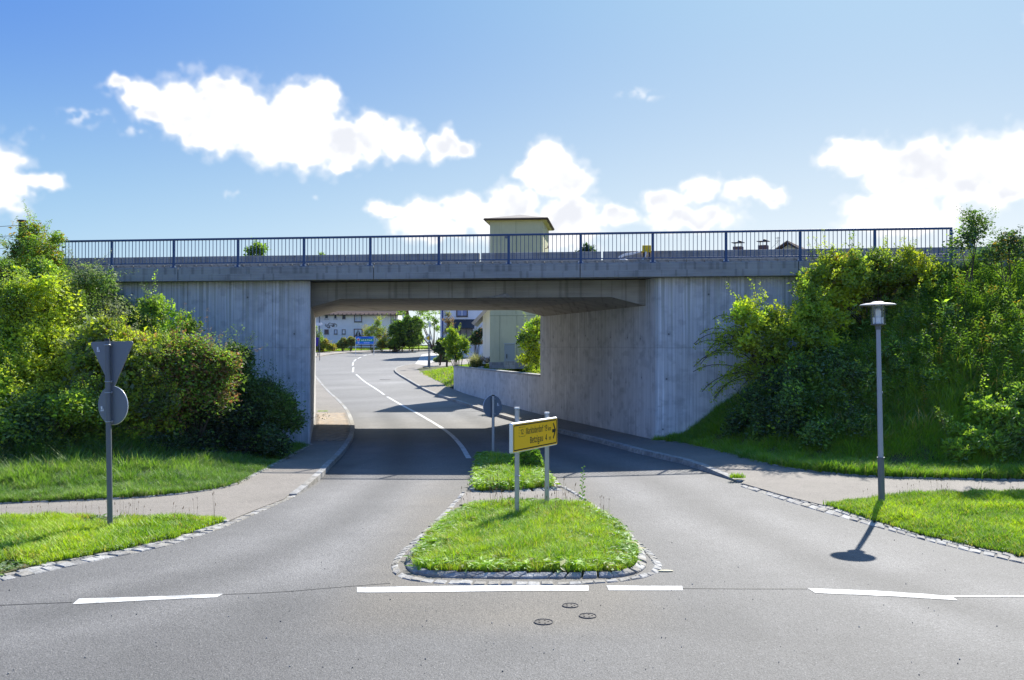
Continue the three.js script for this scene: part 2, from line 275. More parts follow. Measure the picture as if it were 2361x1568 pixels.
M.cast = std({ map: sized(castMap, 5.12, 2.56), bumpMap: sized(graniteBump, 1.1), bumpScale: 0.004, roughness: 0.9 });
M.soffit = std({ map: sized(castMap, 5.12, 2.56), color: lin(1.05, 0.98, 0.86), roughness: 0.92 });
M.galv = std({ color: lin(0.42, 0.44, 0.46), roughness: 0.45, metalness: 0.75 });
M.greyMetal = plain(0.13, 0.145, 0.16, 0.55, 0.2);
M.signBack = plain(0.17, 0.19, 0.215, 0.6, 0.1);
M.railPaint = plain(0.032, 0.075, 0.17, 0.5, 0.1);
M.alu = std({ color: lin(0.72, 0.73, 0.74), roughness: 0.4, metalness: 0.35 });
M.white = plain(0.78, 0.78, 0.77, 0.6);
M.linePaint = std({ map: sized(texture(512, 512, (x, y) => { const n = fbm(x / 40, y / 40, 30, 5), s = noise(x / 3, y / 3, 31); let v = 0.56 - 0.20 * smooth(0.48, 0.72, n); if (s > 0.8) v *= 0.72; return [v, v * 0.99, v * 0.95]; }), 1.7), roughness: 0.7, bumpMap: sized(asphaltBump, 2.6), bumpScale: 0.003 });
M.tar = plain(0.05, 0.048, 0.046, 0.7);
M.iron = plain(0.06, 0.055, 0.05, 0.6, 0.5);
M.black = plain(0.015, 0.015, 0.016, 0.6);
M.glass = new THREE.MeshPhysicalMaterial({ color: lin(0.97, 0.98, 0.98), transmission: 1, thickness: 0, roughness: 0.02, side: THREE.DoubleSide });
M.pane = new THREE.MeshPhysicalMaterial({ color: lin(0.02, 0.024, 0.03), roughness: 0.05, side: THREE.DoubleSide });
M.bark = plain(0.07, 0.052, 0.036, 0.95);
M.stalk = plain(0.10, 0.12, 0.03, 0.9);

// ------------------------------------------------------------------ ground and roads
{
  const xs = [], pos = [], uv = [], nor = [], idx = [];
  const steps = [-900, -500, -300, -200, -140, -100, -70, -50, -35, -25, -15, -8, 0, 8, 15, 25, 35, 50, 70, 100, 140, 200, 300, 500, 900], zs = [60, 30, 15, 5, 0];
  for (let d = 4; d < 190; d += 4) zs.push(-d);
  zs.push(-220, -300, -450, -700, -1100);
  for (const z of zs) for (const x of steps) { pos.push(x, Math.min(roadY(x, z), rise(-z)) - 0.09, z); uv.push(x, -z); nor.push(0, 1, 0); }
  const w = steps.length;
  for (let j = 0; j < zs.length - 1; j++) for (let i = 0; i < w - 1; i++) { const a = j * w + i; idx.push(a, a + 1, a + w, a + 1, a + w + 1, a + w); }
  const g = geoOf(pos, uv, null, nor); g.setIndex(idx);
  setting('ground', g, M.turf, 'green ground reaching to the horizon');
}
const nearLine = (line) => (x, z) => { let d = 99; for (let i = 1; i < line.length; i++) { const [ax, az] = line[i - 1], [bx, bz] = line[i], L2 = (bx - ax) ** 2 + (bz - az) ** 2 || 1, t = clamp(((x - ax) * (bx - ax) + (z - az) * (bz - az)) / L2); d = Math.min(d, Math.hypot(x - ax - t * (bx - ax), z - az - t * (bz - az))); } return d; };
const laneL = nearLine(GP([[765, 850], [800, 890], [875, 940], [925, 1000], [918, 1100], [800, 1200], [560, 1310], [100, 1420]])), laneR = nearLine(GP([[880, 850], [935, 890], [1060, 950], [1165, 1000], [1290, 1050], [1480, 1100], [1680, 1200], [1930, 1310], [2361, 1440]]));
const spots = GP([[795, 1076], [770, 1094], [745, 880], [2110, 1330], [640, 1400], [1650, 1440], [1180, 1500]]);
const wear = (x, z) => {
  const a = fbm(x * 0.35, z * 0.16, 61, 4), b = fbm(x * 1.6, z * 0.9, 62, 3), c = fbm(x * 0.12, z * 0.5, 63, 3);
  const d = -z, turn = smooth(9, 13.5, d);
  let v = 0.74 + 0.46 * a + 0.12 * (b - 0.5) + 0.16 * (c - 0.5);
  v *= lerp(0.92, 1.05, turn);
  const dirt = smooth(2.3, 1.2, Math.abs(x + 0.15)) * smooth(9.2, 10.2, d) * smooth(24, 17, d) * (0.5 + 0.5 * b);   // washed-out grit round the island
  const lane = Math.min(laneL(x, z), laneR(x, z)), wheel = Math.exp(-(((lane - 0.8) / 0.38) ** 2)), drip = Math.exp(-((lane / 0.35) ** 2));
  v *= 1 + (0.24 * wheel - 0.20 * drip) * (0.5 + b) - 0.10 * smooth(1.4, 2.2, lane) * a;
  spots.forEach((s, i) => { const q = Math.hypot(x - s[0], (z - s[1]) * 0.7); v *= 1 - (i < 3 ? 0.38 : 0.16) * smooth(i < 3 ? 0.9 : 0.7, 0.1, q + (b - 0.5) * 0.6); });
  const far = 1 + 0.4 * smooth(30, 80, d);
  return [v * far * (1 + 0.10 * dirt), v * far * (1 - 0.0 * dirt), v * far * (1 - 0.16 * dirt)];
};
const roadPlan = [[-45, 16], [45, 16], [45, -24], [30, -60], [60, -175], [-60, -175], [-45, -24]];
{
  const near = clipHalf(roadPlan, 1, -42, false), far = clipHalf(roadPlan, 1, -42, true);
  const g = join2(sheet(clipHalf(clipHalf(near, 0, -14, false), 0, 14, true), 0.25, roadY, wear), sheet(clipHalf(near, 0, -14, true), 2, roadY, wear), sheet(clipHalf(near, 0, 14, false), 2, roadY, wear), sheet(far, 3, roadY, wear));
  setting('road', g, M.asphalt, 'grey asphalt road running under the bridge and curving away to the left');
}
function join2(...list) { return mergeGeometries(list); }
const up = (h) => (x, z) => roadY(x, z) + h;
const paving = (f = 1) => (x, z) => { const a = fbm(x * 0.5, z * 0.5, 71, 4), b = fbm(x * 2.5, z * 2.5, 72, 3), v = (1.62 + 0.55 * (a - 0.5) + 0.3 * (b - 0.5)) * f; return [v * 1.08, v * 1.0, v * 0.89]; };

// the two abutments' corners, read off the bridge's own planes
const sL = onFace(714, 1012, 0.3)[0], sR = onFace(1510, 1002, 0.3)[0], sLf = onFace(728.5, 732, BACK)[0], sRf = onFace(1246, 730, BACK)[0];
const wallL0 = toWorld(sL, 0.3), wallL1 = toWorld(sLf, BACK), wallR0 = toWorld(sR, 0.3), wallR1 = toWorld(sRf, BACK);

// kerb lines at the level of the road, from near to far
const kerbLeft = curve(GP([[684, 1143], [715, 1123], [742, 1103], [761, 1081], [783, 1059], [801, 1036], [814, 1013], [818, 992], [812, 969], [801, 948], [776, 921], [751, 897], [731, 873], [716, 856]]), 0.5);
const kerbRight = curve(GP([[1699, 1112], [1646, 1094], [1568, 1069], [1489, 1051], [1401, 1027], [1354, 1015], [1289, 999], [1183, 971], [1113, 949], [1013, 915], [983, 903], [961, 891], [941, 879], [921, 867], [910, 858], [911, 852], [925, 846], [950, 841]]), 0.5);
const backLeft = offset(kerbLeft, -0.15), backRight = offset(kerbRight, 0.15);
const H = 0.115;
const edgeL = curve(GP([[-200, 1161], [0, 1150], [248, 1140], [380, 1132], [520, 1116], [568, 1100], [612, 1078], [680, 1042]], H).concat([[wallL0[0] + 0.0, wallL0[1] + 0.12]]));
const edgeR = curve(GP([[2480, 1100], [2361, 1096], [2177, 1093], [2025, 1089], [1873, 1079], [1764, 1066], [1677, 1044], [1568, 1020]], H).concat([[wallR0[0], wallR0[1] + 0.12]]));
const toeL = nearLine(edgeL.filter((p, i) => i % 3 === 0 || i === edgeL.length - 1)), toeR = nearLine(edgeR.filter((p, i) => i % 3 === 0 || i === edgeR.length - 1));
toe = (x, z) => (x < 0 ? toeL : toeR)(x, z);
const footLeft = [...GP([[-400, 1203], [0, 1195], [248, 1191], [524, 1199], [592, 1171], [656, 1147]], 0.05), ...backLeft, [wallL1[0] - 3, wallL1[1] - 14], [wallL1[0] - 3, wallL1[1] + 0.6], wallL1, wallL0, ...[...edgeL].reverse(), ...GP([[-400, 1172]], H)];
const slope = (line, lo, hi, run) => { const s = line[0], q = line[4], L = Math.hypot(q[0] - s[0], q[1] - s[1]); return (x, z) => lerp(lo, hi, smooth(-0.2, run, ((x - s[0]) * (q[0] - s[0]) + (z - s[1]) * (q[1] - s[1])) / L)); };
const easeL = slope(kerbLeft, 0.03, H, 2.4), easeR = slope(kerbRight, 0.03, H, 2.4);
const footLeftY = (x, z) => roadY(x, z) + easeL(x, z), footRightY = (x, z) => roadY(x, z) + easeR(x, z);
setting('pavement', sheet(footLeft, 0.6, footLeftY, paving(), 0.3), M.footway, 'pale asphalt footway left of the road, leading under the bridge');
const lawnEdge = GP([[961, 851], [985, 866], [1010, 879], [1038, 894]], H);
const footRight = [...[...backRight].reverse(), ...GP([[1712, 1112], [1812, 1141], [1899, 1162]], 0.05), ...GP([[1960, 1153], [2025, 1148], [2134, 1137], [2361, 1135], [2760, 1128], [2760, 1104]], H), ...edgeR, wallR0, wallR1, ...[...lawnEdge].reverse(), ...GP([[975, 846], [985, 842]], H)];
setting('pavement', sheet(footRight, 0.6, footRightY, paving(0.98), 0.3), M.footway, 'pale asphalt footway right of the road, along the abutment and the low wall');
const concrete = (x, z) => { const v = 3.9 + 0.6 * fbm(x, z, 74, 3); return [v, v * 0.98, v * 0.94]; };
setting('driveway', sheet(GP([[957, 839], [972, 818], [1022, 808], [1066, 810], [1040, 827], [1004, 832], [984, 843]], 0.05), 2, up(0.05), concrete, 0.2), M.footway, 'bright concrete driveway turning off beyond the bridge');
setting('path', sheet(GP([[976, 845], [1004, 831.5], [1040, 827], [1150, 824], [1150, 835], [1055, 842], [990, 846]], 0.14), 2, up(0.14), paving(1.2), 0.2), M.footway, 'grey garden path in front of the pale green tower');
setting('pavement', sheet(GP([[690, 823], [730, 822], [760, 816.5], [800, 812.5], [850, 810.5], [920, 809], [1010, 806.5], [1010, 804], [920, 805.5], [850, 807.5], [790, 809], [730, 813], [690, 815]], 0.12), 4, up(0.12), paving(1.35), 0.3), M.footway, 'bright footway along the far side of the bend');

// ------------------------------------------------------------------ kerbs, gutters, setts
// a stone swept between two cross lines a-b (its length) with a chamfered top; corner points are [x, z]
function stone(c, y0, y1, lift, inset, hf, rnd) {
  const mid = [(c[0][0] + c[2][0]) / 2, (c[0][1] + c[2][1]) / 2];
  const inn = (p, d) => { const dx = mid[0] - p[0], dz = mid[1] - p[1], l = Math.hypot(dx, dz) || 1; return [p[0] + dx / l * d, p[1] + dz / l * d]; };
  const low = c.map((p) => [p[0], hf(...p) + y0, p[1]]), Y = Array.isArray(y1) ? y1 : [y1, y1, y1, y1], rim = c.map((p, i) => [p[0], hf(...p) + Y[i] - inset * 0.7, p[1]]), topp = c.map((p, i) => { const q = inn(p, inset); return [q[0], hf(...p) + Y[i] + lift * (rnd() - 0.5), q[1]]; });
  const pos = [], uv = [], quad = (a, b, cc, d) => { for (const w of [a, b, cc, a, cc, d]) { pos.push(...w); uv.push(w[0] + w[1] * 0.7, w[2] - w[1] * 0.7); } };
  for (let i = 0; i < 4; i++) { const j = (i + 1) % 4; quad(low[i], low[j], rim[j], rim[i]); quad(rim[i], rim[j], topp[j], topp[i]); }
  quad(topp[0], topp[1], topp[2], topp[3]);
  return geoOf(pos, uv);
}
function kerb(line, inward, label, hOf) {
  const g = settingGroup('kerb', label), r = rng(line.length), pts = resample(line, 1.0), back = offset(pts, inward * 0.15);
  for (let i = 0; i < pts.length - 1; i++) {
    const gap = 0.008, cut = (a, b, k) => { const L = Math.hypot(b[0] - a[0], b[1] - a[1]); return [lerp(a[0], b[0], k / L), lerp(a[1], b[1], k / L)]; };
    const c = [cut(pts[i], pts[i + 1], gap / 2), cut(pts[i + 1], pts[i], gap / 2), cut(back[i + 1], back[i], gap / 2), cut(back[i], back[i + 1], gap / 2)];
    if (inward > 0) c.reverse();
    mesh('kerb_stone', stone(c, -0.2, 0.008, 0.004, 0.012, (x, z) => roadY(x, z) + hOf(x, z), r), M.granite[[0, 2, 0, 3, 0][Math.floor(r() * 5)]], g);
  }
  return g;
}
kerb(kerbLeft, -1, 'granite kerb of the left footway', easeL);
kerb(kerbRight, 1, 'granite kerb of the right footway', easeR);

function setts(name, label, a, b, rows, size, lo, hi, seed, holder, hf = roadY) {
  const g = holder ?? settingGroup(name, label), r = rng(seed), n = Math.max(2, Math.round(Math.max(lengthOf(a), lengthOf(b)) / size));
  const fit = (line) => { const q = resample(line, lengthOf(line) / n); while (q.length < n + 1) q.push(q[q.length - 1]); return q; };
  const A = fit(a), B = fit(b), rest = [];
  let made = g.userData.made ?? 0;
  for (let i = 0; i < n; i++) for (let k = 0; k < rows; k++) {
    const shift = (k % 2) * 0.5 + (r() - 0.5) * 0.25;
    const pt = (t, v) => { t = clamp(t, 0, n); const j = Math.min(n - 1, Math.floor(t)), f = t - j, p = [lerp(A[j][0], A[j + 1][0], f), lerp(A[j][1], A[j + 1][1], f)], q = [lerp(B[j][0], B[j + 1][0], f), lerp(B[j][1], B[j + 1][1], f)]; return [lerp(p[0], q[0], v), lerp(p[1], q[1], v)]; };
    const j0 = 0.03 + r() * 0.03, j1 = 0.97 - r() * 0.03, v0 = (k + 0.04) / rows, v1 = (k + 0.96) / rows, t0 = i + shift + j0, t1 = i + shift + j1;
    if (t1 > n) continue;
    const c = [pt(t0, v0), pt(t0 + (r() - 0.5) * 0.08, v1), pt(t1 + (r() - 0.5) * 0.08, v1), pt(t1, v0)];
    const x = c[0][0], z = c[0][1];
    if (r() < 0.012) continue;
    const h = (r() - 0.5) * 0.012, ya = lerp(lo, hi, v0) + h, yb = lerp(lo, hi, v1) + h, geo = stone(c, -0.08, [ya, yb, yb, ya], 0.012, 0.016, hf, r), m = M.granite[Math.floor(r() * 4)];
    if (made < 300) { mesh('sett', geo, m, g); made++; } else rest.push(geo);
  }
  if (rest.length) { const m = mesh('sett_rows', rest, M.granite[0], g); m.userData.kind = 'stuff'; }
  Object.defineProperty(g.userData, 'made', { value: made, enumerable: false, writable: true });
  return g;
}
const gutterLeftIn = curve(GP([[-260, 1394], [0, 1324], [120, 1294], [280, 1266], [400, 1240], [524, 1199], [592, 1171], [656, 1147]])), gutterLeftOut = curve(GP([[-260, 1414], [0, 1342], [130, 1314], [220, 1294], [380, 1261], [516, 1217], [600, 1181], [690, 1141]]));
setts('gutter', 'two rows of pale granite setts along the left verge', [...gutterLeftIn].reverse(), [...gutterLeftOut].reverse(), 2, 0.2, 0.022, 0.014, 71);
const gutterRightIn = curve(GP([[2480, 1307], [2361, 1283], [2264, 1264], [2134, 1235], [2025, 1204], [1938, 1175], [1899, 1163], [1812, 1141], [1712, 1113]])), gutterRightOut = curve(GP([[2480, 1325], [2361, 1301], [2221, 1269], [2047, 1223], [1916, 1187], [1805, 1154], [1699, 1120]]));
setts('gutter', 'two rows of pale granite setts along the right verge', gutterRightIn, gutterRightOut, 2, 0.2, 0.022, 0.014, 72);
// thin edging of setts between footways and grass
setts('edging', 'row of small pale setts between the left footway and the bank', edgeL, offset(edgeL, 0.12), 1, 0.16, 0.02, 0.02, 73, null, footLeftY);
setts('edging', 'row of small pale setts between the right footway and the bank', edgeR, offset(edgeR, -0.12), 1, 0.16, 0.02, 0.02, 74, null, footRightY);
const edgeV = curve(GP([[-200, 1199], [0, 1195], [248, 1191], [524, 1199]], 0.06));
setts('edging', 'row of small pale setts between the left footway and its roadside verge', edgeV, offset(edgeV, -0.1), 1, 0.16, 0.02, 0.02, 75, null, footLeftY);

// block paving under the bridge
{
  const area = [...GP([[817, 985], [808, 960], [800, 952], [722, 952], [700, 1018], [803, 1018], [812, 1005]], H)], g = settingGroup('block_paving', 'buff concrete block paving on the left footway under the bridge'), r = rng(81), list = [];
  const kerbIn = offset(kerbLeft, 0.17), zone = [...footLeft];
  for (let i = -60; i < 60; i++) for (let j = -60; j < 60; j++) {
    const s = sL - 0.6 + i * 0.142, n = 5 + j * 0.282 + (i % 2) * 0.141, corners = [[0.004, 0.004], [0.138, 0.004], [0.138, 0.278], [0.004, 0.278]].map(([a, b]) => toWorld(s + a, n + b));
    if (corners.every((c) => inside(area, ...c) && inside(zone, ...c))) list.push([corners, -corners[0][1]]);
  }
  list.sort((a, b) => a[1] - b[1]);
  const rest = [];
  list.forEach(([c], i) => { const geo = stone([c[3], c[2], c[1], c[0]], -0.03, 0.014, 0.003, 0.006, footLeftY, r); if (i < 300) mesh('paver', geo, M.paver[Math.floor(r() * 4)], g); else rest.push(geo); });
  if (rest.length) mesh('paver_rows', rest, M.paver[0], g).userData.kind = 'stuff';
}

// ------------------------------------------------------------------ road markings
const line = (poly, label) => setting('road_marking', sheet(poly, 2, up(0.005)), M.linePaint, label);
line(GP([[167, 1394], [182, 1381], [380, 1375], [514, 1370], [500, 1378], [360, 1384]]), 'short white dash left of the island at the junction');
line(GP([[823, 1367], [823, 1355], [1000, 1352], [1200, 1350], [1357, 1351], [1357, 1363], [1200, 1363], [1000, 1366]]), 'long white dash in front of the island');
line(GP([[1398, 1351], [1573, 1352], [1574, 1362], [1404, 1362]]), 'short white dash right in front of the island end');
line(GP([[1862, 1357], [2020, 1363], [2130, 1370], [2195, 1376], [2208, 1385], [2060, 1376], [1880, 1368]]), 'white dash right of the island below the lamp shadow');
line(GP([[2180, 1374], [2361, 1374], [2440, 1374], [2440, 1377], [2361, 1377], [2190, 1377]]), 'thin worn white line at the right edge');
{
  const mid = curve(GP([[1081, 1057], [1061, 1025], [1033, 997], [976, 961], [926, 934], [876, 903], [841, 880], [821, 863]]), 0.6);
  line(band(mid, 0.14), 'long curved white centre line through the underpass');
  for (const [i, d] of [[[813.5, 858], [815, 847]], [[813, 843], [814.5, 835.5]], [[815.5, 833.5], [821, 828.5]], [[825, 827], [833, 823]], [[836, 821.5], [845, 818.5]], [[850, 817.5], [858, 816]]].entries()) line(band(GP(d), 0.17), ['first', 'second', 'third', 'fourth', 'fifth', 'sixth'][i] + ' white dash of the centre line on the bend, counted from the underpass');
}
setting('tar_seam', sheet(band(curve(GP([[-60, 1399], [0, 1396], [167, 1389]])), 0.018), 2, up(0.004)), M.tar, 'dark tar seam at the left');
setting('tar_seam', sheet(band(curve(GP([[514, 1371], [640, 1366], [760, 1356], [900, 1345]])), 0.016), 2, up(0.004)), M.tar, 'dark tar seam left of the island');
setting('tar_seam', sheet(band(curve(GP([[1574, 1357], [1700, 1358], [1862, 1358]])), 0.02), 2, up(0.004)), M.tar, 'dark tar seam right of the island');


// ------------------------------------------------------------------ railway bridge
const bridge = thing('railway_bridge', 'grey concrete railway bridge across the road with board-marked abutments', 'bridge', [0, 0, BZ], -TH);
const loc = (poly) => poly.map(([s, n]) => [s, -n]);                    // (along, behind) in the bridge's own axes
const FASCIA0 = onFace(1174, 641.7, 0)[1], SOFF = 4.365, HAUNCH = 4.11;
{
  const top = FASCIA0 - 0.002, c = 0.04;
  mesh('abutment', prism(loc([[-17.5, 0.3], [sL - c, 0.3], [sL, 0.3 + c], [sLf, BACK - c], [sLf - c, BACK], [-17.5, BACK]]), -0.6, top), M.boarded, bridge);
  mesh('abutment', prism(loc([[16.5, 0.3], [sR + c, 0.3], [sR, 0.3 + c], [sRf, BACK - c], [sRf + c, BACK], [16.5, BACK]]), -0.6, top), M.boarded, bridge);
  // slab with haunches, its soffit lofted between a near and a far profile
  const N0 = 0.95, N1 = 10.7, f = (n) => (n - 0.3) / (BACK - 0.3);
  const prof = (n) => { const a = lerp(sL, sLf, f(n)) - 0.0, b = lerp(sR, sRf, f(n)); return [[a - 0.2, top - 0.004], [a - 0.2, HAUNCH], [a, HAUNCH], [a + 0.95, SOFF], [b - 0.98, SOFF], [b, HAUNCH], [b + 0.2, HAUNCH], [b + 0.2, top - 0.004]]; };
  const pos = [], uv = [], steps = 8;
  const q = (w, u) => { for (const k of [0, 1, 2, 0, 2, 3]) { pos.push(...w[k]); uv.push(...u[k]); } };
  for (let k = 0; k < steps; k++) {
    const n0 = lerp(N0, N1, k / steps), n1 = lerp(N0, N1, (k + 1) / steps), A = prof(n0), B = prof(n1);
    for (let i = 1; i < A.length - 2; i++) q([[A[i][0], A[i][1], -n0], [A[i + 1][0], A[i + 1][1], -n0], [B[i + 1][0], B[i + 1][1], -n1], [B[i][0], B[i][1], -n1]], [[A[i][0], n0], [A[i + 1][0], n0], [B[i + 1][0], n1], [B[i][0], n1]]);
  }
  for (const n of [N0, N1]) { const A = prof(n), w = A.map(([s, y]) => new THREE.Vector2(s, y)); for (const t of THREE.ShapeUtils.triangulateShape(w, [])) for (const k of t) { pos.push(w[k].x, w[k].y, -n); uv.push(w[k].x, w[k].y); } }
  mesh('deck_slab', geoOf(pos, uv), M.soffit, bridge);
  // a patch of spalled concrete on the slab's edge
  { const a = onFace(1150, 685, N0), b = onFace(1172, 680, N0), r = rng(3), sh = new THREE.Shape([[-0.75, 0.005], [-0.3, 0.02], [-0.05, 0.06], [0.12, 0.11], [0.24, 0.12], [0.34, 0.03], [0.42, 0.005]].map((p) => new THREE.Vector2(...p))); const g = new THREE.ExtrudeGeometry(sh, { depth: 0.02, bevelEnabled: true, bevelSize: 0.01, bevelThickness: 0.01, bevelSegments: 1 }).translate(a[0], SOFF - 0.0, -N0 - 0.012); mesh('patch', g, M.granite[0], bridge); }
  const sEnd = [-16, 13.9];
  const beam = (name, n0, n1) => { const w = 5.98, seg = []; for (let s = sEnd[0]; s < sEnd[1]; s += w) { const e = Math.min(s + w - 0.012, sEnd[1]); mesh(name, box(e - s, DECK - FASCIA0, n1 - n0, (s + e) / 2, (DECK + FASCIA0) / 2, -(n0 + n1) / 2, 0.018), M.cast, bridge); } };
  beam('fascia_beam', 0, 0.55); beam('fascia_beam', BACK - 0.2, BACK + 0.35);
  mesh('deck_top', box(29.9, 0.36, BACK - 0.8, -1.05, DECK - 0.2, -BACK / 2 - 0.2), M.cast, bridge);
  for (let s = -15.6; s < 13.6; s += 0.5) mesh('trough_cover', box(0.488, 0.11, 0.34, s + 0.25, DECK + 0.056, -0.47, 0.01), M.cast, bridge);
  const top1 = onFace(1174, 581.5, 1.0)[1], gaps = [1107, 1388].map((px) => onFace(px, 590, 1.0)[0]);
  const cuts = [-16, -12.4, -8.8, -5.2, gaps[0], gaps[1], gaps[1] + 3.5, gaps[1] + 7, 13.9];
  for (let i = 0; i < cuts.length - 1; i++) { const gap0 = gaps.includes(cuts[i]) ? 0.025 : 0.004, gap1 = gaps.includes(cuts[i + 1]) ? 0.025 : 0.004, a = cuts[i] + gap0, b = cuts[i + 1] - gap1; mesh('ballast_panel', box(b - a, top1 - DECK, 0.16, (a + b) / 2, (top1 + DECK) / 2 - 0.01, -1.08, 0.012), M.cast, bridge); }
  mesh('ballast_panel', box(29.8, top1 - DECK - 0.06, 0.16, -1.05, (top1 + DECK) / 2 - 0.05, -BACK + 0.6, 0.012), M.cast, bridge);
}
// railing along the near edge
const railing = thing('bridge_railing', 'dark blue-grey steel railing with thin upright bars along the bridge edge', 'railing', [0, 0, BZ], -TH);
{
  const n = 0.16, yTop = onFace(1174, 539, n)[1], yLow = onFace(1174, 598.5, n)[1];
  const xs = [121, 258, 401, 549, 701, 854, 1012, 1173, 1339, 1505, 1674, 1845, 2017, 2193].map((px) => onFace(px, 560, n)[0]);
  const a = xs[0] - 0.03, b = xs[xs.length - 1] + 0.03;
  mesh('handrail', box(b - a, 0.06, 0.07, (a + b) / 2, yTop - 0.03, -n, 0.012), M.railPaint, railing);
  mesh('bottom_rail', box(b - a, 0.03, 0.04, (a + b) / 2, yLow, -n, 0.006), M.railPaint, railing);
  for (const s of xs) {
    const p = mesh('post', [box(0.075, yTop - DECK - 0.07, 0.05, s, (yTop + DECK) / 2 - 0.03, -n, 0.006), box(0.16, 0.02, 0.16, s, DECK + 0.011, -n)], M.railPaint, railing);
    for (const k of [-0.06, 0.06]) mesh('anchor_bolt', box(0.035, 0.05, 0.035, s + k, DECK + 0.045, -n + 0.05), M.galv, p);
  }
  const barGeo = box(0.016, yTop - yLow - 0.07, 0.016, 0, (yTop + yLow) / 2 - 0.025, -n);
  for (let i = 0; i < xs.length - 1; i++) for (let k = 1; k < 18; k++) { const m = mesh('baluster', barGeo, M.railPaint, railing); m.position.x = lerp(xs[i], xs[i + 1], k / 18); }
}
// yellow box with cables at the deck's edge
{
  const c = onFace(1491, 574, 0.7), g = thing('cable_junction_box', 'small yellow box on legs with white cables behind the bridge railing', 'junction box', [...toWorld(c[0], 0.7).slice(0, 1), DECK + 0.11, toWorld(c[0], 0.7)[1]], -TH);
  const yel = plain(0.82, 0.54, 0.01, 0.5), y0 = onFace(1491, 581.5, 0.7)[1] - DECK - 0.11, y1 = onFace(1491, 566, 0.7)[1] - DECK - 0.11;
  mesh('housing', [box(0.25, y1 - y0, 0.2, 0, (y0 + y1) / 2, 0, 0.02), box(0.3, 0.03, 0.24, 0, y0 + 0.01, 0, 0.008)], yel, g);
  for (const s of [-1, 1]) mesh('leg', box(0.05, y0, 0.05, s * 0.08, y0 / 2, 0), M.iron, g);
  for (let k = 0; k < 3; k++) mesh('cable', tube([[-0.12, y0 + 0.02, 0.05], [-0.35 - 0.02 * k, y0 - 0.02 - k * 0.02, 0.1], [-0.65, y0 - 0.07 - 0.02 * k, 0.12], [-0.80 + 0.03 * k, y0 - 0.16, 0.13], [-0.72 + 0.05 * k, 0.02 + 0.01 * k, 0.14], [-0.6 + 0.05 * k, 0.0, 0.14]], 0.013, 30), M.white, g);
  for (let k = 0; k < 2; k++) mesh('cable', tube([[-0.03 + 0.02 * k, y0, 0.11], [-0.04, y0 * 0.5, 0.15], [-0.14 + 0.04 * k, 0.015, 0.15]], 0.013, 12), M.white, g);
}
// low wall that continues the right abutment
{
  const D = wallR1, C = G(1046, 897, H), yD = at(1247, 868, -D[1])?.y, yC = at(1046, 846, -C[1]).y;
  const L = Math.hypot(C[0] - D[0], C[1] - D[1]), t = 0.3, dx = (C[0] - D[0]) / L, dz = (C[1] - D[1]) / L, nx = -dz, nz = dx;
  const g = thing('retaining_wall', 'low board-marked concrete retaining wall beyond the right abutment', 'wall', [D[0], 0, D[1]]);
  const P = (k, o) => [dx * L * k + nx * o, dz * L * k + nz * o], pos = [], uv = [];
  const face = (o) => { for (let i = 0; i < 20; i++) { const a = i / 20, b = (i + 1) / 20, A = P(a, o), B = P(b, o), ya = lerp(yD, yC, a), yb = lerp(yD, yC, b); for (const [p, y, u] of [[A, -0.4, a], [B, -0.4, b], [B, yb, b], [A, -0.4, a], [B, yb, b], [A, ya, a]]) { pos.push(p[0], y, p[1]); uv.push(u * L, y + 1.2); } } };
  const side = P(0.5, 1)[0] > P(0.5, -1)[0] ? 1 : -1;
  face(0); face(side * t);
  { const A = P(1, 0), B = P(1, side * t); for (const [p, y, u] of [[A, -0.4, 0], [B, -0.4, t], [B, yC, t], [A, -0.4, 0], [B, yC, t], [A, yC, 0]]) { pos.push(p[0], y, p[1]); uv.push(u, y + 1.2); } }
  mesh('wall', geoOf(pos, uv), M.boarded, g);
  const cp = [], cu = [], o0 = -side * 0.03, o1 = side * (t + 0.03);
  const quad = (w) => { for (const k of [0, 1, 2, 0, 2, 3]) { cp.push(...w[k]); cu.push(w[k][0], w[k][2]); } };
  const E = (k, o, h) => { const p = P(k, o); return [p[0], lerp(yD, yC, k) + h, p[1]]; };
  quad([E(0, o0, 0.07), E(1.004, o0, 0.07), E(1.004, o1, 0.07), E(0, o1, 0.07)]); quad([E(0, o0, 0), E(1.004, o0, 0), E(1.004, o0, 0.07), E(0, o0, 0.07)]); quad([E(0, o0, 0), E(1.004, o0, 0), E(1.004, o1, 0), E(0, o1, 0)]); quad([E(0, o1, 0), E(1.004, o1, 0), E(1.004, o1, 0.07), E(0, o1, 0.07)]); quad([E(1.004, o0, 0), E(1.004, o1, 0), E(1.004, o1, 0.07), E(1.004, o0, 0.07)]);
  mesh('coping', geoOf(cp, cu), M.cast, g);
}
// railway embankments either side of the bridge
const bankTint = (x, z) => { const a = 0.8 + 0.5 * fbm(x * 0.6, z * 0.6, 91, 4); return [a, a, a]; };
M.bank = std({ map: sized(soilMap, 2.3), roughness: 1, vertexColors: true });
const leftFoot = offset(edgeL, 0.06), rightFoot = offset(edgeR, -0.06);
const cornerL = toWorld(sL, 0.33), cornerR = toWorld(sR, 0.33);
const bankL = [...[...leftFoot], cornerL, toWorld(-14.6, 0.33), toWorld(-14.6, BACK), toWorld(-75, BACK), [-75, -14]];
const bankR = [...[...rightFoot], cornerR, toWorld(13.4, 0.33), toWorld(13.4, BACK), toWorld(75, BACK), [75, -16], [24, -17]];
const backL = [toWorld(-75, BACK), toWorld(sLf - 1.2, BACK), toWorld(sLf - 7.4, BACK + 9), toWorld(-75, BACK + 9)], backR = [toWorld(75, BACK), toWorld(sRf + 0.4, BACK), toWorld(sRf + 3, BACK + 9), toWorld(75, BACK + 9)];
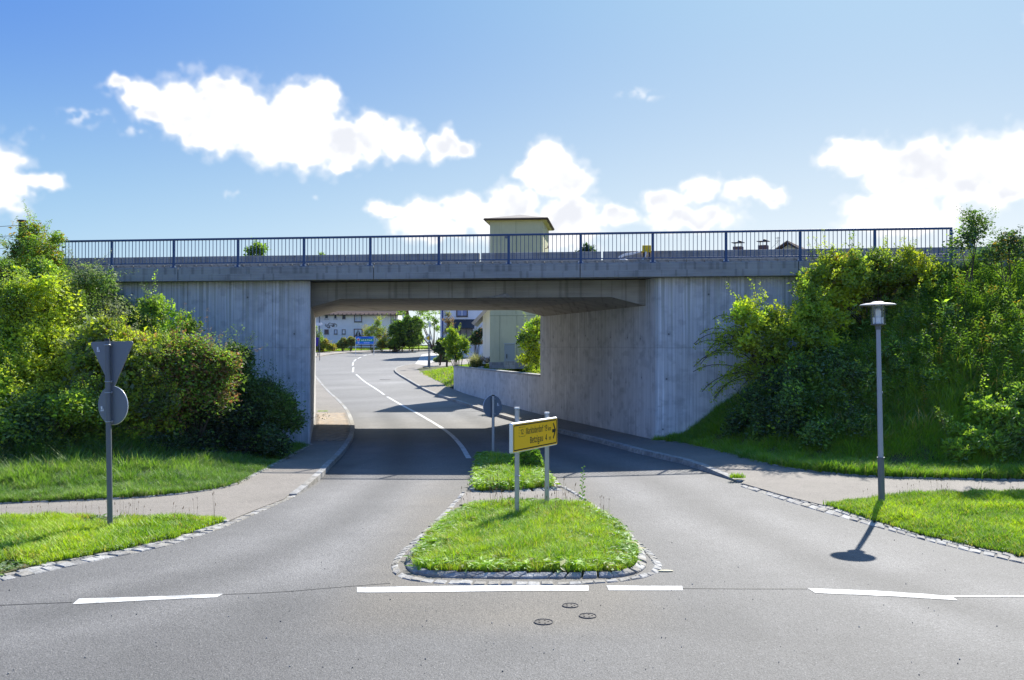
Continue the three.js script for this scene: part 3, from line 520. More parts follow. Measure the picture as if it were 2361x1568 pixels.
setting('embankment', join2(sheet(bankL, 0.8, bankY, bankTint, 0.25), sheet(backL, 1.5, bankY, bankTint)), M.bank, 'railway embankment left of the bridge');
setting('embankment', join2(sheet(bankR, 0.8, bankY, bankTint, 0.25), sheet(backR, 1.5, bankY, bankTint)), M.bank, 'railway embankment right of the bridge');

// ------------------------------------------------------------------ traffic island
const IH = 0.065;
const isleFront = GP([[951, 1297], [966, 1309], [1000, 1314], [1200, 1316], [1398, 1316], [1440, 1313], [1468, 1296], [1466, 1262], [1430, 1217], [1398, 1190], [1356, 1166], [1220, 1161], [1086, 1164], [1040, 1190], [998, 1222]], IH);
const isleBack = GP([[1094, 1128], [1180, 1129], [1276, 1121], [1262, 1095], [1236, 1076], [1200, 1060], [1140, 1052], [1102, 1053], [1097, 1080]], IH);
setting('island_soil', sheet(isleFront, 0.5, up(IH), null, 0.2), M.turf, 'soil of the front bed of the traffic island');
setting('island_soil', sheet(isleBack, 0.5, up(IH), null, 0.2), M.turf, 'soil of the rear bed of the traffic island');
setting('crossing', sheet(GP([[1072, 1134], [1180, 1134], [1300, 1131], [1345, 1160], [1220, 1163], [1060, 1163]], 0.03), 0.5, up(0.03), paving(0.95), 0.1), M.footway, 'narrow asphalt walkway between the two beds of the island');
{
  const ring = settingGroup('island_kerb', 'rough granite kerb stones and setts round the traffic island');
  const A = curve(GP([[1000, 1214], [958, 1252], [938, 1284], [936, 1311], [962, 1328], [1023, 1332], [1180, 1335], [1340, 1334], [1440, 1331], [1484, 1318], [1492, 1292], [1478, 1262], [1440, 1215], [1404, 1187], [1364, 1161]])), B = curve(GP([[1004, 1219], [962, 1266], [953, 1290], [955, 1302], [976, 1313], [1023, 1317], [1180, 1319], [1340, 1319], [1426, 1318], [1462, 1304], [1469, 1286], [1462, 1260], [1428, 1216], [1396, 1190], [1356, 1166]], IH));
  setts('x', '', B, A, 1, 0.2, 0.068, 0.03, 91, ring);
  const A2 = curve(GP([[1066, 1134], [1040, 1163], [996, 1206], [946, 1252], [910, 1286], [901, 1310], [925, 1336], [1023, 1347], [1180, 1350], [1340, 1348], [1470, 1337], [1528, 1316], [1512, 1283], [1463, 1242], [1410, 1196], [1374, 1166], [1300, 1120]])), B2 = curve(GP([[1076, 1134], [1052, 1163], [1004, 1215], [958, 1256], [926, 1287], [918, 1310], [945, 1331], [1023, 1339], [1180, 1342], [1340, 1341], [1460, 1332], [1506, 1314], [1498, 1288], [1450, 1240], [1402, 1194], [1366, 1164], [1288, 1121]]));
  setts('x', '', B2, A2, 1, 0.17, 0.014, 0.012, 92, ring);
  setts('x', '', GP([[1096, 1126], [1180, 1127], [1278, 1120], [1290, 1124]], IH), GP([[1088, 1136], [1180, 1139], [1290, 1133], [1312, 1138]]), 1, 0.22, 0.065, 0.025, 93, ring);
  setts('x', '', curve(GP([[1097, 1127], [1099, 1080], [1103, 1053]], IH)), curve(GP([[1080, 1130], [1087, 1084], [1094, 1058]])), 1, 0.22, 0.065, 0.025, 94, ring);
  setts('x', '', curve(GP([[1277, 1121], [1262, 1095], [1236, 1075]], IH)), curve(GP([[1296, 1124], [1276, 1098], [1246, 1078]])), 1, 0.22, 0.065, 0.025, 95, ring);
}
const vergeL = GP([[-260, 1393], [0, 1323], [120, 1293], [280, 1265], [400, 1239], [518, 1200], [248, 1193], [0, 1197], [-260, 1201]], 0.03);
const vergeR = GP([[1903, 1163], [1938, 1173], [2025, 1202], [2134, 1233], [2264, 1262], [2361, 1281], [2480, 1305], [2560, 1320], [2700, 1130], [2361, 1137], [2134, 1139], [2025, 1150], [1960, 1155]], 0.03);
setting('verge', sheet(vergeL, 0.5, up(0.03), null, 0.1), M.turf, 'earth of the roadside verge left');
setting('verge', sheet(vergeR, 0.5, up(0.03), null, 0.1), M.turf, 'earth of the roadside verge right');

// ------------------------------------------------------------------ signs
const r2 = rng(400);
function stickers(parent, x, y, z, turn = 0) {
  const g = mesh('sticker', box(0.07, 0.026, 0.002, 0, 0, 0), plain(0.55, 0.56, 0.6), parent); g.position.set(x, y, z); g.rotation.z = turn;
  const c = document.createElement('canvas'); c.width = 128; c.height = 128; const k = c.getContext('2d'); k.fillStyle = '#dcdfe2'; k.fillRect(0, 0, 128, 128); k.fillStyle = '#b9b36a'; k.fillRect(38, 14, 52, 60); k.fillStyle = '#556'; k.fillRect(50, 84, 30, 12);
  const t = new THREE.CanvasTexture(c); t.colorSpace = THREE.SRGBColorSpace;
  const s = mesh('sticker', box(0.032, 0.05, 0.002, 0, 0, 0), std({ map: t, roughness: 0.6 }), parent); s.position.set(x - 0.012, y + 0.042, z); s.rotation.z = turn;
  const s2 = mesh('sticker', box(0.024, 0.02, 0.002, 0, 0, 0), plain(0.3, 0.32, 0.35), parent); s2.position.set(x + 0.026, y + 0.026, z); s2.rotation.z = turn;
}
const plate = (shape, depth) => new THREE.ExtrudeGeometry(shape, { depth, bevelEnabled: true, bevelSize: 0.004, bevelThickness: 0.004, bevelSegments: 2, curveSegments: 40 }).translate(0, 0, -depth / 2);
function roundedTriangle(side, r) {                           // point down
  const h = side * Math.sqrt(3) / 2, p = [[-side / 2, h / 3], [side / 2, h / 3], [0, -2 * h / 3]], s = new THREE.Shape(), k = r * 1.6;
  for (let i = 0; i < 3; i++) { const a = p[(i + 2) % 3], b = p[i], c = p[(i + 1) % 3], u = (q) => { const L = Math.hypot(q[0] - b[0], q[1] - b[1]); return [b[0] + (q[0] - b[0]) / L * k, b[1] + (q[1] - b[1]) / L * k]; }, m = u(a), n = u(c); i ? s.lineTo(...m) : s.moveTo(...m); s.quadraticCurveTo(b[0], b[1], ...n); }
  s.closePath(); return s;
}
const disc = (r) => { const s = new THREE.Shape(); s.absarc(0, 0, r, 0, Math.PI * 2); return s; };
const clampBand = (y, r = 0.045) => [new THREE.TorusGeometry(r, 0.008, 6, 20).rotateX(Math.PI / 2).translate(0, y, 0), box(0.05, 0.028, 0.05, 0.035, y, -0.035)];
{
  const [x, z] = G(254, 1217, 0.07), d = -z, y0 = roadY(x, z) + 0.05, P = (py) => at(250, py, d).y - y0;
  const g = thing('traffic_sign', 'backs of a triangular and a round sign on a tall grey pole, left verge', 'traffic sign', [x, y0, z]);
  g.rotation.z = 0.018;
  const h = P(786);
  mesh('pole', [cyl(0.042, 0.042, h + 0.3, 0, -0.3, 0, 20)], M.greyMetal, g);
  mesh('pole_cap', cyl(0.044, 0.036, 0.04, 0, h, 0), M.black, g);
  const yaw = -0.38, ySide = P(788), tri = thing0('sign_plate', g, [0.045, ySide - 0.26, -0.06], yaw);
  mesh('panel', plate(roundedTriangle(0.9, 0.04), 0.012), M.signBack, tri);
  mesh('face', plate(roundedTriangle(0.88, 0.04), 0.002).translate(0, 0, -0.0125), plain(0.5, 0.01, 0.015, 0.5), tri); 
  stickers(tri, -0.27, 0.115, 0.014); 
  const c = thing0('sign_plate', g, [0.05, (P(893) + P(978)) / 2, -0.06], yaw);
  mesh('panel', plate(disc(0.3), 0.014), M.signBack, c);
  mesh('rim', new THREE.TorusGeometry(0.3, 0.009, 8, 60), M.alu, c);
  stickers(c, -0.21, -0.08, 0.016, 0.1);
  for (const py of [795, 880, 905, 972]) mesh('bracket', clampBand(P(py)), M.galv, g);
}
function thing0(name, parent, pos, turn) { const g = new THREE.Group(); g.name = name; g.position.set(...pos); g.rotation.y = turn; parent.add(g); return g; }
{
  const [x, z] = G(1137, 1051, IH), d = -z, y0 = roadY(x, z) + IH - 0.02, P = (py) => at(1137, py, d).y - y0;
  const g = thing('traffic_sign', 'back of a small round sign on a thin pole in the rear island bed', 'traffic sign', [x, y0, z]);
  mesh('pole', cyl(0.038, 0.038, P(913) + 0.3, 0, -0.3, 0), M.galv, g);
  mesh('pole_cap', cyl(0.04, 0.034, 0.03, 0, P(913), 0), M.black, g);
  const c = thing0('sign_plate', g, [-0.02, (P(912) + P(963)) / 2, -0.06], 0.62);
  mesh('panel', plate(disc(0.29), 0.014), M.signBack, c);
  mesh('rim', new THREE.TorusGeometry(0.29, 0.009, 8, 60), M.alu, c);
  stickers(c, 0.17, 0.02, 0.016);
  for (const py of [920, 955]) mesh('bracket', clampBand(P(py)), M.galv, g);
}
{
  // yellow direction sign: a hollow aluminium panel on two posts
  const [xl, zl] = G(1192, 1193, IH), [xr, zr] = G(1261, 1169, IH), y0 = roadY(xl, zl) + IH - 0.02;
  const dL = -zl - 0.05, TL = at(1184.5, 971, dL), ang = Math.atan2(-(zr - zl), xr - xl);
  const g = thing('direction_sign', 'yellow direction sign with black town names and an arrow on two grey posts', 'direction sign', [xl, y0, zl], ang);
  const len = Math.hypot(xr - xl, zr - zl), hT = at(1184, 972, -zl).y - y0, hB = at(1184, 1041, -zl).y - y0, W = len * 1.52, t = 0.07, cx = W / 2 - 0.36, cy = (hT + hB) / 2, hh = hT - hB;
  mesh('post', [cyl(0.04, 0.04, at(1192, 944, -zl).y - y0 + 0.3, 0, -0.3, 0)], M.galv, g);
  mesh('post', [cyl(0.04, 0.04, at(1261, 955, -zr).y - y0 + 0.3, len, -0.3, 0)], M.galv, g);
  for (const [k, py, zz] of [[0, 943, zl], [len, 954, zr]]) mesh('post_cap', cyl(0.046, 0.046, 0.03, k, at(1192, py, -zz).y - y0, 0), M.alu, g);
  const zf = 0.045 + t;
  mesh('panel', [new RoundedBoxGeometry(W, hh, t, 3, 0.03).translate(cx, cy, 0.045 + t / 2)], M.alu, g);
  for (const k of [0, len]) mesh('bracket', box(0.1, 0.06, 0.05, k, cy + hh / 2 - 0.09, 0.03), M.galv, g);
  for (const k of [0, len]) mesh('bracket', box(0.1, 0.06, 0.05, k, cy - hh / 2 + 0.09, 0.03), M.galv, g);
  mesh('bracket', [...clampBand(0.72, 0.042).map((q) => q.translate(0, 0, 0.02))], M.galv, g);
  const iw = W - 0.055, ih = hh - 0.045, c = document.createElement('canvas'); c.width = 1536; c.height = Math.round(1536 * ih / iw);
  const k = c.getContext('2d'), w = c.width, h = c.height; k.fillStyle = '#ffc408'; k.fillRect(0, 0, w, h);
  k.strokeStyle = '#120d02'; k.lineWidth = 20; k.beginPath(); k.roundRect(24, 24, w - 48, h - 48, 26); k.stroke();
  k.fillStyle = k.strokeStyle = '#120d02'; k.textBaseline = 'alphabetic';
  const R = (f) => f * w, V = (f) => f * h;
  const fit = (s, x0, x1, base, size) => { k.save(); k.font = 'bold ' + size + 'px sans-serif'; const m = k.measureText(s).width; k.translate(R(x0), V(base)); k.scale(R(x1 - x0) / m, 1); k.fillText(s, 0, 0); k.restore(); };
  k.lineWidth = 8; k.setLineDash([30, 16]); k.strokeRect(R(0.125), V(0.14), R(0.13), V(0.34)); k.setLineDash([]);
  fit('12', 0.155, 0.222, 0.405, V(0.27)); fit('Marktoberdorf', 0.275, 0.665, 0.43, V(0.335)); fit('19', 0.69, 0.762, 0.43, V(0.335)); fit('km', 0.775, 0.85, 0.43, V(0.22));
  fit('Betzigau', 0.36, 0.665, 0.79, V(0.335)); fit('4', 0.715, 0.755, 0.79, V(0.335)); fit('m', 0.80, 0.85, 0.79, V(0.22));
  k.lineWidth = V(0.085); k.lineCap = 'butt'; k.lineJoin = 'miter'; k.beginPath(); k.moveTo(R(0.905), V(0.17)); k.lineTo(R(0.955), V(0.45)); k.lineTo(R(0.905), V(0.76)); k.stroke(); k.lineWidth = V(0.13); k.beginPath(); k.moveTo(R(0.878), V(0.465)); k.lineTo(R(0.948), V(0.465)); k.stroke();
  const tex = new THREE.CanvasTexture(c); tex.colorSpace = THREE.SRGBColorSpace; tex.anisotropy = 8;
  const face = new THREE.PlaneGeometry(iw, ih).translate(cx, cy, zf + 0.002);
  mesh('sign_face', face, std({ map: tex, roughness: 0.55 }), g);
}
// ------------------------------------------------------------------ lamp by the right verge
{
  const [x, z] = G(2033, 1163, 0.06), d = -z, y0 = roadY(x, z) + 0.05, P = (py) => at(2028, py, d).y - y0, m = d / FOCAL;
  const g = thing('street_lamp', 'slender silver-grey street lamp with a flat round hat, standing in the right verge', 'street lamp', [x, y0, z]);
  g.rotation.z = 0.017;
  const sleeve = P(1057), neck = P(760), flange = P(747), hat = P(703), top = P(694);
  mesh('base_sleeve', [cyl(0.058, 0.056, sleeve + 0.2, 0, -0.2, 0, 24), cyl(0.066, 0.066, 0.022, 0, sleeve, 0, 24)], M.greyMetal, g);
  const lp = plain(0.34, 0.36, 0.40, 0.45, 0.25);
  mesh('pole', cyl(0.047, 0.038, neck - sleeve, 0, sleeve, 0, 24), lp, g);
  mesh('access_cover', box(0.012, 0.03, 0.02, 0.05, P(905), 0), M.galv, g);
  mesh('collar', [cyl(0.047, 0.05, flange - neck - 0.02, 0, neck, 0, 24), new THREE.LatheGeometry([[0.05, 0], [0.10, 0.012], [0.122, 0.018], [0.122, 0.032], [0.0, 0.034]].map((p) => new THREE.Vector2(...p)), 32).translate(0, flange - 0.03, 0)], M.greyMetal, g);
  mesh('lantern_glass', cyl(0.098, 0.098, hat - flange, 0, flange + 0.004, 0, 32), M.glass, g);
  mesh('reflector', [cyl(0.088, 0.088, 0.11, 0, flange + 0.006, 0, 28)], plain(0.8, 0.8, 0.8, 0.4), g);
  mesh('bulb', new THREE.LatheGeometry([[0.045, 0], [0.055, 0.05], [0.052, 0.11], [0.03, 0.15], [0, 0.16]].map((p) => new THREE.Vector2(...p)), 20).translate(0, flange + 0.12, 0), plain(0.8, 0.8, 0.78, 0.3), g);
  for (let k = 0; k < 6; k++) { const a = k / 6 * Math.PI * 2 + 0.3; mesh('guard_rod', cyl(0.006, 0.006, hat - flange + 0.01, Math.cos(a) * 0.112, flange - 0.004, Math.sin(a) * 0.112, 8), M.greyMetal, g); }
  const R = 0.305;
  mesh('hat', new THREE.LatheGeometry([[0.0, 0.062], [0.085, 0.059], [0.10, 0.046], [0.12, 0.036], [R * 0.7, 0.027], [R * 0.93, 0.015], [R, 0.002], [R, -0.008], [R * 0.9, -0.004], [R * 0.6, 0.004], [0.10, 0.010], [0, 0.010]].map((p) => new THREE.Vector2(...p)), 56).translate(0, hat, 0), plain(0.36, 0.37, 0.40, 0.55, 0.1), g);
}
// small covers in the road
function cover(px, py, r, label, group) {
  const [x, z] = G(px, py), g = thing('valve_cover', label, 'cover', [x, roadY(x, z), z], 0, group);
  mesh('frame_ring', new THREE.LatheGeometry([[r, 0.002], [r * 0.99, 0.009], [r * 0.95, 0.012], [r * 0.91, 0.010], [r * 0.90, 0.003]].map((p) => new THREE.Vector2(...p)), 32), plain(0.085, 0.08, 0.076, 0.85), g);
  mesh('lid', new THREE.LatheGeometry([[0, 0.007], [r * 0.4, 0.007], [r * 0.8, 0.006], [r * 0.86, 0.004]].map((p) => new THREE.Vector2(...p)), 28), plain(0.07, 0.062, 0.055, 0.7, 0.2), g);
  for (let k = 0; k < 5; k++) mesh('lug', box(0.018, 0.006, 0.018, Math.cos(k * 1.257) * r * 0.5, 0.009, Math.sin(k * 1.257) * r * 0.5), M.iron, g);
}
cover(1315, 1397, 0.095, 'small round valve cover in the road, farthest of the three below the island', 'valve covers in the road');
cover(1355, 1421, 0.098, 'small round valve cover in the road, rightmost of the three below the island', 'valve covers in the road');
cover(1253, 1435, 0.105, 'small round valve cover in the road, nearest and leftmost of the three below the island', 'valve covers in the road');
{ const [x, z] = G(888, 875), g = thing('manhole_cover', 'round iron manhole cover in the right lane beyond the bridge', 'manhole cover', [x, roadY(x, z), z]); mesh('frame_ring', new THREE.LatheGeometry([[0.42, 0.004], [0.42, 0.016], [0.34, 0.016], [0.33, 0.005]].map((p) => new THREE.Vector2(...p)), 36), M.iron, g); mesh('lid', cyl(0.32, 0.32, 0.012, 0, 0.003, 0, 36), plain(0.3, 0.29, 0.28, 0.7), g); }

// ------------------------------------------------------------------ buildings beyond the bridge
const pxm = (d) => d / FOCAL;
// a rectangle given by two picture corners becomes a box on a wall plane at depth d: [centre, width, height]
function rect(x0, y0, x1, y1, d) { const a = at(x0, y1, d), b = at(x1, y0, d); return [(a.x + b.x) / 2, (a.y + b.y) / 2, b.x - a.x, b.y - a.y]; }
function windowOn(parent, o, x0, y0, x1, y1, d, frameMat, paneMat, bars = 1, curtain = false) {
  const [cx, cy, w, h] = rect(x0, y0, x1, y1, d), f = Math.min(0.12, w * 0.14);
  const g = mesh('window', [box(w, f, 0.1, cx - o[0], cy + h / 2 - f / 2 - o[1], -d - o[2] + 0.03), box(w, f, 0.1, cx - o[0], cy - h / 2 + f / 2 - o[1], -d - o[2] + 0.03), box(f, h - 2 * f, 0.1, cx - w / 2 + f / 2 - o[0], cy - o[1], -d - o[2] + 0.03), box(f, h - 2 * f, 0.1, cx + w / 2 - f / 2 - o[0], cy - o[1], -d - o[2] + 0.03)], frameMat, parent);
  const iw = w - 2 * f;
  for (let k = 0; k < bars; k++) mesh('pane', box(iw / bars - 0.05, h - 2 * f - 0.02, 0.03, cx - iw / 2 + iw / bars * (k + 0.5) - o[0], cy - o[1], -d - o[2] + 0.01), paneMat, g);
  if (bars > 1) mesh('mullion', box(0.09, h - 2 * f, 0.06, cx - o[0], cy - o[1], -d - o[2] + 0.035), M.white, g);
  if (curtain) for (const s of [-1, 1]) mesh('curtain', geoOf([s * iw * 0.48, 0.42 * h, 0, s * iw * 0.05, 0.42 * h, 0, s * iw * 0.3, -0.05 * h, 0.0, s * iw * 0.48, 0.42 * h, 0, s * iw * 0.3, -0.05 * h, 0, s * iw * 0.48, -0.4 * h, 0].map((v, i) => v + [cx - o[0], cy - o[1], -d - o[2] + 0.04][i % 3])), M.white, g);
  mesh('sill', box(w + 0.1, 0.06, 0.16, cx - o[0], cy - h / 2 - 0.035 - o[1], -d - o[2] + 0.06), M.greyMetal, g);
  return g;
}
const plasterMap = texture(512, 512, (x, y) => { const a = fbm(x / 64, y / 64, 101, 5, 8, 8), b = noise(x / 3, y / 3, 102), run = smooth(0.55, 0.8, fbm(x / 14, y / 300, 103, 3)); const v = 0.78 * (0.9 + 0.14 * a + 0.04 * b) * (1 - 0.08 * run); return [v, v, v * 0.985]; });
M.plaster = std({ map: sized(plasterMap, 6), roughness: 0.95 });
M.pale = std({ map: sized(plasterMap, 3), color: lin(0.66, 0.645, 0.41), roughness: 0.9 });
M.tile = plain(0.12, 0.075, 0.06, 0.85); M.tile2 = plain(0.15, 0.09, 0.07, 0.85); M.tile3 = plain(0.10, 0.068, 0.058, 0.85);
M.brownWood = plain(0.075, 0.05, 0.035, 0.8);
function tiledSlope(parent, x0, x1, y0, z0, y1, z1, course = 0.34, wide = 0.3, limit = 300) {   // rows of roof tiles from eave to ridge
  const L = Math.hypot(y1 - y0, z1 - z0), rows = Math.round(L / course), a = Math.atan2(y1 - y0, -(z1 - z0)), r = rng(rows * 7), list = [];
  for (let i = 0; i < rows; i++) { const t = (i + 0.5) / rows, strip = []; for (let x = x0; x < x1 - 0.05; x += wide) strip.push(box(wide - 0.02, 0.03, course * 1.12, 0, 0, 0).rotateX(a - 0.05).translate(x + wide / 2, lerp(y0, y1, t) + 0.03 + (r() - 0.5) * 0.01, lerp(z0, z1, t))); list.push(join(strip)); }
  list.forEach((g, i) => mesh('tile_course', g, [M.tile, M.tile2, M.tile3][i % 3], parent));
}
{
  // long white house
  const d = 156, A = at(655, 806, d), B = at(917, 806, d), eave = at(780, 722, d).y, y0 = rise(d) - 0.3, w = B.x - A.x, dep = 10;
  const g = thing('white_house', 'long white two-storey house with a brown tiled roof far behind the bend', 'house', [A.x, y0, -d]), o = [A.x, y0, -d];
  const hW = eave - y0, top = hW + 3.2;
  mesh('wall', [box(w, hW, dep, w / 2, hW / 2, -dep / 2)], M.plaster, g);
  mesh('gable', geoOf([w - 0.01, hW, 0, w - 0.01, hW, -dep, w - 0.01, top - 0.1, -dep / 2, 0.01, hW, 0, 0.01, hW, -dep, 0.01, top - 0.1, -dep / 2]), M.plaster, g);
  const rf = mesh('roof', [box(w + 1.6, 0.12, 6.9, w / 2, 0, 0).rotateX(Math.atan2(3.5, 5.9)).translate(0, hW + 1.58, -dep / 2 + 2.55), box(w + 1.6, 0.12, 6.9, w / 2, 0, 0).rotateX(-Math.atan2(3.5, 5.9)).translate(0, hW + 1.58, -dep / 2 - 2.55)], M.tile, g);
  tiledSlope(rf, -0.8, w + 0.8, hW - 0.28, 0.72, hW + 3.3, -dep / 2, 0.4, 0.4);
  mesh('gutter', tube([[-0.8, hW - 0.32, 0.82], [w / 2, hW - 0.32, 0.82], [w + 0.8, hW - 0.32, 0.82]], 0.09, 4), M.brownWood, g);
  for (let k = 0; k < 26; k++) mesh('rafter', box(0.12, 0.16, 0.8, 0.4 + k * w / 26, hW - 0.16, 0.35), M.brownWood, g);
  const frame = plain(0.16, 0.13, 0.12, 0.7), red = plain(0.12, 0.03, 0.025, 0.7);
  const zx = (x) => 719.4 + 0.0941 * x, zy = (y) => 701 + 0.0941 * y, shade = plain(0.55, 0.6, 0.68, 0.5);
  for (const [a, b, c, e, fr, pn, bars, cur] of [[305, 265, 408, 365, M.white, M.pane, 1], [535, 262, 612, 365, M.white, M.pane, 1], [743, 262, 820, 365, frame, M.pane, 1], [1033, 262, 1226, 442, frame, shade, 2], [1982, 265, 2050, 388, frame, M.white, 1], [303, 622, 410, 736, frame, plain(0.16, 0.1, 0.09), 1], [540, 625, 620, 738, frame, shade, 1], [735, 620, 820, 738, frame, M.white, 1], [1025, 608, 1235, 806, red, M.pane, 2, true]]) windowOn(g, o, zx(a), zy(b), zx(c), zy(e), d - 0.01, fr, pn, bars, cur);
  for (const x of [1937, 182]) mesh('downpipe', cyl(0.06, 0.06, hW - 0.4, at(zx(x), 760, d).x - A.x, 0, 0.1, 8), M.greyMetal, g);
  { const [cx, cy] = rect(zx(370), zy(480), zx(560), zy(580), d), r = rng(8); const s = []; for (let k = 0; k < 9; k++) s.push(new THREE.TorusGeometry(0.18 + r() * 0.12, 0.05, 5, 12, 3 + r() * 2).rotateZ(r() * 6).translate((k - 4) * 0.19 + cx - A.x, cy - y0 + (r() - 0.5) * 0.4, 0.03)); mesh('wall_ornament', s, plain(0.16, 0.15, 0.14), g); }
}
{
  // white house with the dark porch
  const d = 122, A = at(1015, 800, d), B = at(1150, 800, d), y0 = rise(d) - 0.2, top = at(1060, 640, d).y, w = B.x - A.x, o = [A.x, y0, -d];
  const g = thing('white_house', 'white house with a dark tiled porch roof and a blue downpipe', 'house', o);
  mesh('wall', box(w, top - y0, 8, w / 2, (top - y0) / 2, -4), M.plaster, g);
  const rs = Math.atan2(2.4, 4.6);
  mesh('roof', [box(w + 1.2, 0.14, 5.3, w / 2, 0, 0).rotateX(rs).translate(0, top - y0 + 1.0, -1.9), box(w + 1.2, 0.14, 5.3, w / 2, 0, 0).rotateX(-rs).translate(0, top - y0 + 1.0, -6.1)], M.tile, g);
  windowOn(g, o, 1052, 706, 1078.5, 730, d - 0.01, M.brownWood, plain(0.2, 0.25, 0.4, 0.2), 2);
  mesh('downpipe', cyl(0.09, 0.09, top - y0, at(1020.5, 760, d).x - A.x, 0, 0.12, 10), plain(0.03, 0.05, 0.2, 0.5), g);
  const [px_, py_, pw, ph] = rect(1041, 736.5, 1094, 757, d - 1.2);
  mesh('porch_roof', [box(pw, 0.1, 2.4, 0, 0, 0).rotateX(0.52).translate(px_ - A.x, py_ - y0, 1.0)], plain(0.045, 0.043, 0.045, 0.8), g);
  const dk = plain(0.035, 0.03, 0.028, 0.6), dp = d - 1.4, gx = rect(1047, 757, 1089, 792, dp);
  const [ax, ay, aw, ah] = gx;
  for (let k = 0; k < 4; k++) mesh('porch_post', box(0.13, ah, 0.13, ax - A.x - aw / 2 + aw * k / 3, ay - y0, 1.4), dk, g);
  for (let k = 0; k < 3; k++) mesh('pane', box(aw / 3 - 0.15, ah - 0.1, 0.04, ax - A.x - aw / 2 + aw * (k + 0.5) / 3, ay - y0, 1.38), plain(0.16, 0.15, 0.14, 0.15), g);
}
{
  // pale green transformer tower
  const d = 52, A = at(1129.5, 840, d), y0 = 1.75, W = 2.96, Dp = 4.4, eave = at(1190, 505, d).y - y0;
  const g = thing('transformer_tower', 'tall pale green tower with a low hipped roof rising behind the bridge', 'tower', [A.x, y0, -d], -0.115);
  mesh('wall', box(W, eave - 0.12, Dp, W / 2, (eave - 0.12) / 2, -Dp / 2), M.pale, g);
  mesh('plinth', box(W + 0.06, 0.36, Dp + 0.06, W / 2, 0.1, -Dp / 2), M.cast, g);
  const o = 0.27, P = [[-o, o], [W + o, o], [W + o, -Dp - o], [-o, -Dp - o]], ap = at(1187.5, 496, d + Dp / 2).y - y0, pos = [];
  for (let i = 0; i < 4; i++) { const a = P[i], b = P[(i + 1) % 4]; pos.push(a[0], eave, a[1], b[0], eave, b[1], W / 2, ap, -Dp / 2); }
  mesh('roof', [geoOf(pos), box(W + 2 * o, 0.1, Dp + 2 * o, W / 2, eave - 0.055, -Dp / 2)], plain(0.16, 0.14, 0.13, 0.8), g);
  for (let i = 0; i < 4; i++) { const a = P[i], b = P[(i + 1) % 4]; mesh('eaves_board', rod([a[0], eave - 0.05, a[1]], [b[0], eave - 0.05, b[1]], 0.07, 0.07, 4), M.brownWood, g); }
  const soff = mesh('soffit', box(W + 0.4, 0.03, Dp + 0.4, W / 2, eave - 0.12, -Dp / 2), plain(0.6, 0.55, 0.25), g);
  const j = plain(0.25, 0.26, 0.16, 0.9), yj = at(1170, 728, d).y - y0;
  mesh('joint', box(W + 0.01, 0.025, 0.012, W / 2, yj, 0.003), j, g);
  for (const px of [1152.5, 1192]) mesh('joint', box(0.022, yj - 0.4, 0.012, at(px, 780, d).x - A.x, yj / 2 + 0.2, 0.003), j, g);
  mesh('joint', box(0.02, eave - yj - 0.2, 0.012, at(1190, 600, d).x - A.x, (eave + yj) / 2, 0.003), j, g);
  mesh('vent', new THREE.CylinderGeometry(0.09, 0.09, 0.03, 16).rotateX(Math.PI / 2).translate(at(1168, 547, d).x - A.x, at(1168, 547, d).y - y0, 0.01), M.greyMetal, g);
  // insulators and wires' ends on the sunny side
  for (let k = 0; k < 3; k++) { const q = mesh('insulator', [rod([0, 0, 0], [0.22, 0.06, 0], 0.02), cyl(0.05, 0.035, 0.14, 0.22, 0.04, 0, 10)], plain(0.2, 0.1, 0.06), g); q.position.set(W, eave - 1.6 - k * 0.45, -1.0 - k * 0.9); }
}
{
  // gabled white annexe behind the tower
  const d = 59, A = at(1113, 829, d), y0 = 1.8, W = 3.6, hE = at(1113, 727, d).y - y0, k = 1.05, o = 0.62;
  const g = thing('gabled_house', 'small white gabled house half hidden behind the pale green tower', 'house', [A.x, y0, -d]);
  const sh = new THREE.Shape([[0, 0], [W, 0], [W, hE], [W / 2, hE + W / 2 * k], [0, hE]].map((p) => new THREE.Vector2(...p)));
  mesh('wall', metricUV(new THREE.ExtrudeGeometry(sh, { depth: 7, bevelEnabled: false }).translate(0, 0, -7)), M.plaster, g);
  const L = Math.hypot(W / 2 + o, (W / 2 + o) * k), a = Math.atan(k);
  for (const s of [-1, 1]) { const rf = mesh('roof', box(L, 0.07, 7.9, 0, 0, 0).rotateZ(-s * a).translate(W / 2 + s * (W / 2 + o) / 2, hE + W / 2 * k - (W / 2 + o) * k / 2 + 0.12, -3.35), M.tile, g); mesh('verge_board', box(L, 0.2, 0.04, 0, 0, 0).rotateZ(-s * a).translate(W / 2 + s * (W / 2 + o) / 2, hE + W / 2 * k - (W / 2 + o) * k / 2 + 0.08, 0.62), plain(0.45, 0.4, 0.36), rf); mesh('roof_boards', box(L - 0.02, 0.025, 7.8, 0, 0, 0).rotateZ(-s * a).translate(W / 2 + s * (W / 2 + o) / 2, hE + W / 2 * k - (W / 2 + o) * k / 2 + 0.055, -3.35), plain(0.55, 0.5, 0.42), rf); }
  const r = rng(12); const st = []; for (let q = 0; q < 14; q++) st.push(new THREE.DodecahedronGeometry(0.14 + r() * 0.1, 0).scale(1.2, 0.8, 0.6).rotateY(r() * 6).translate(q * 0.27, 0.22 + r() * 0.2, 0.06)); mesh('stone_plinth', st, M.granite[1], g);
}
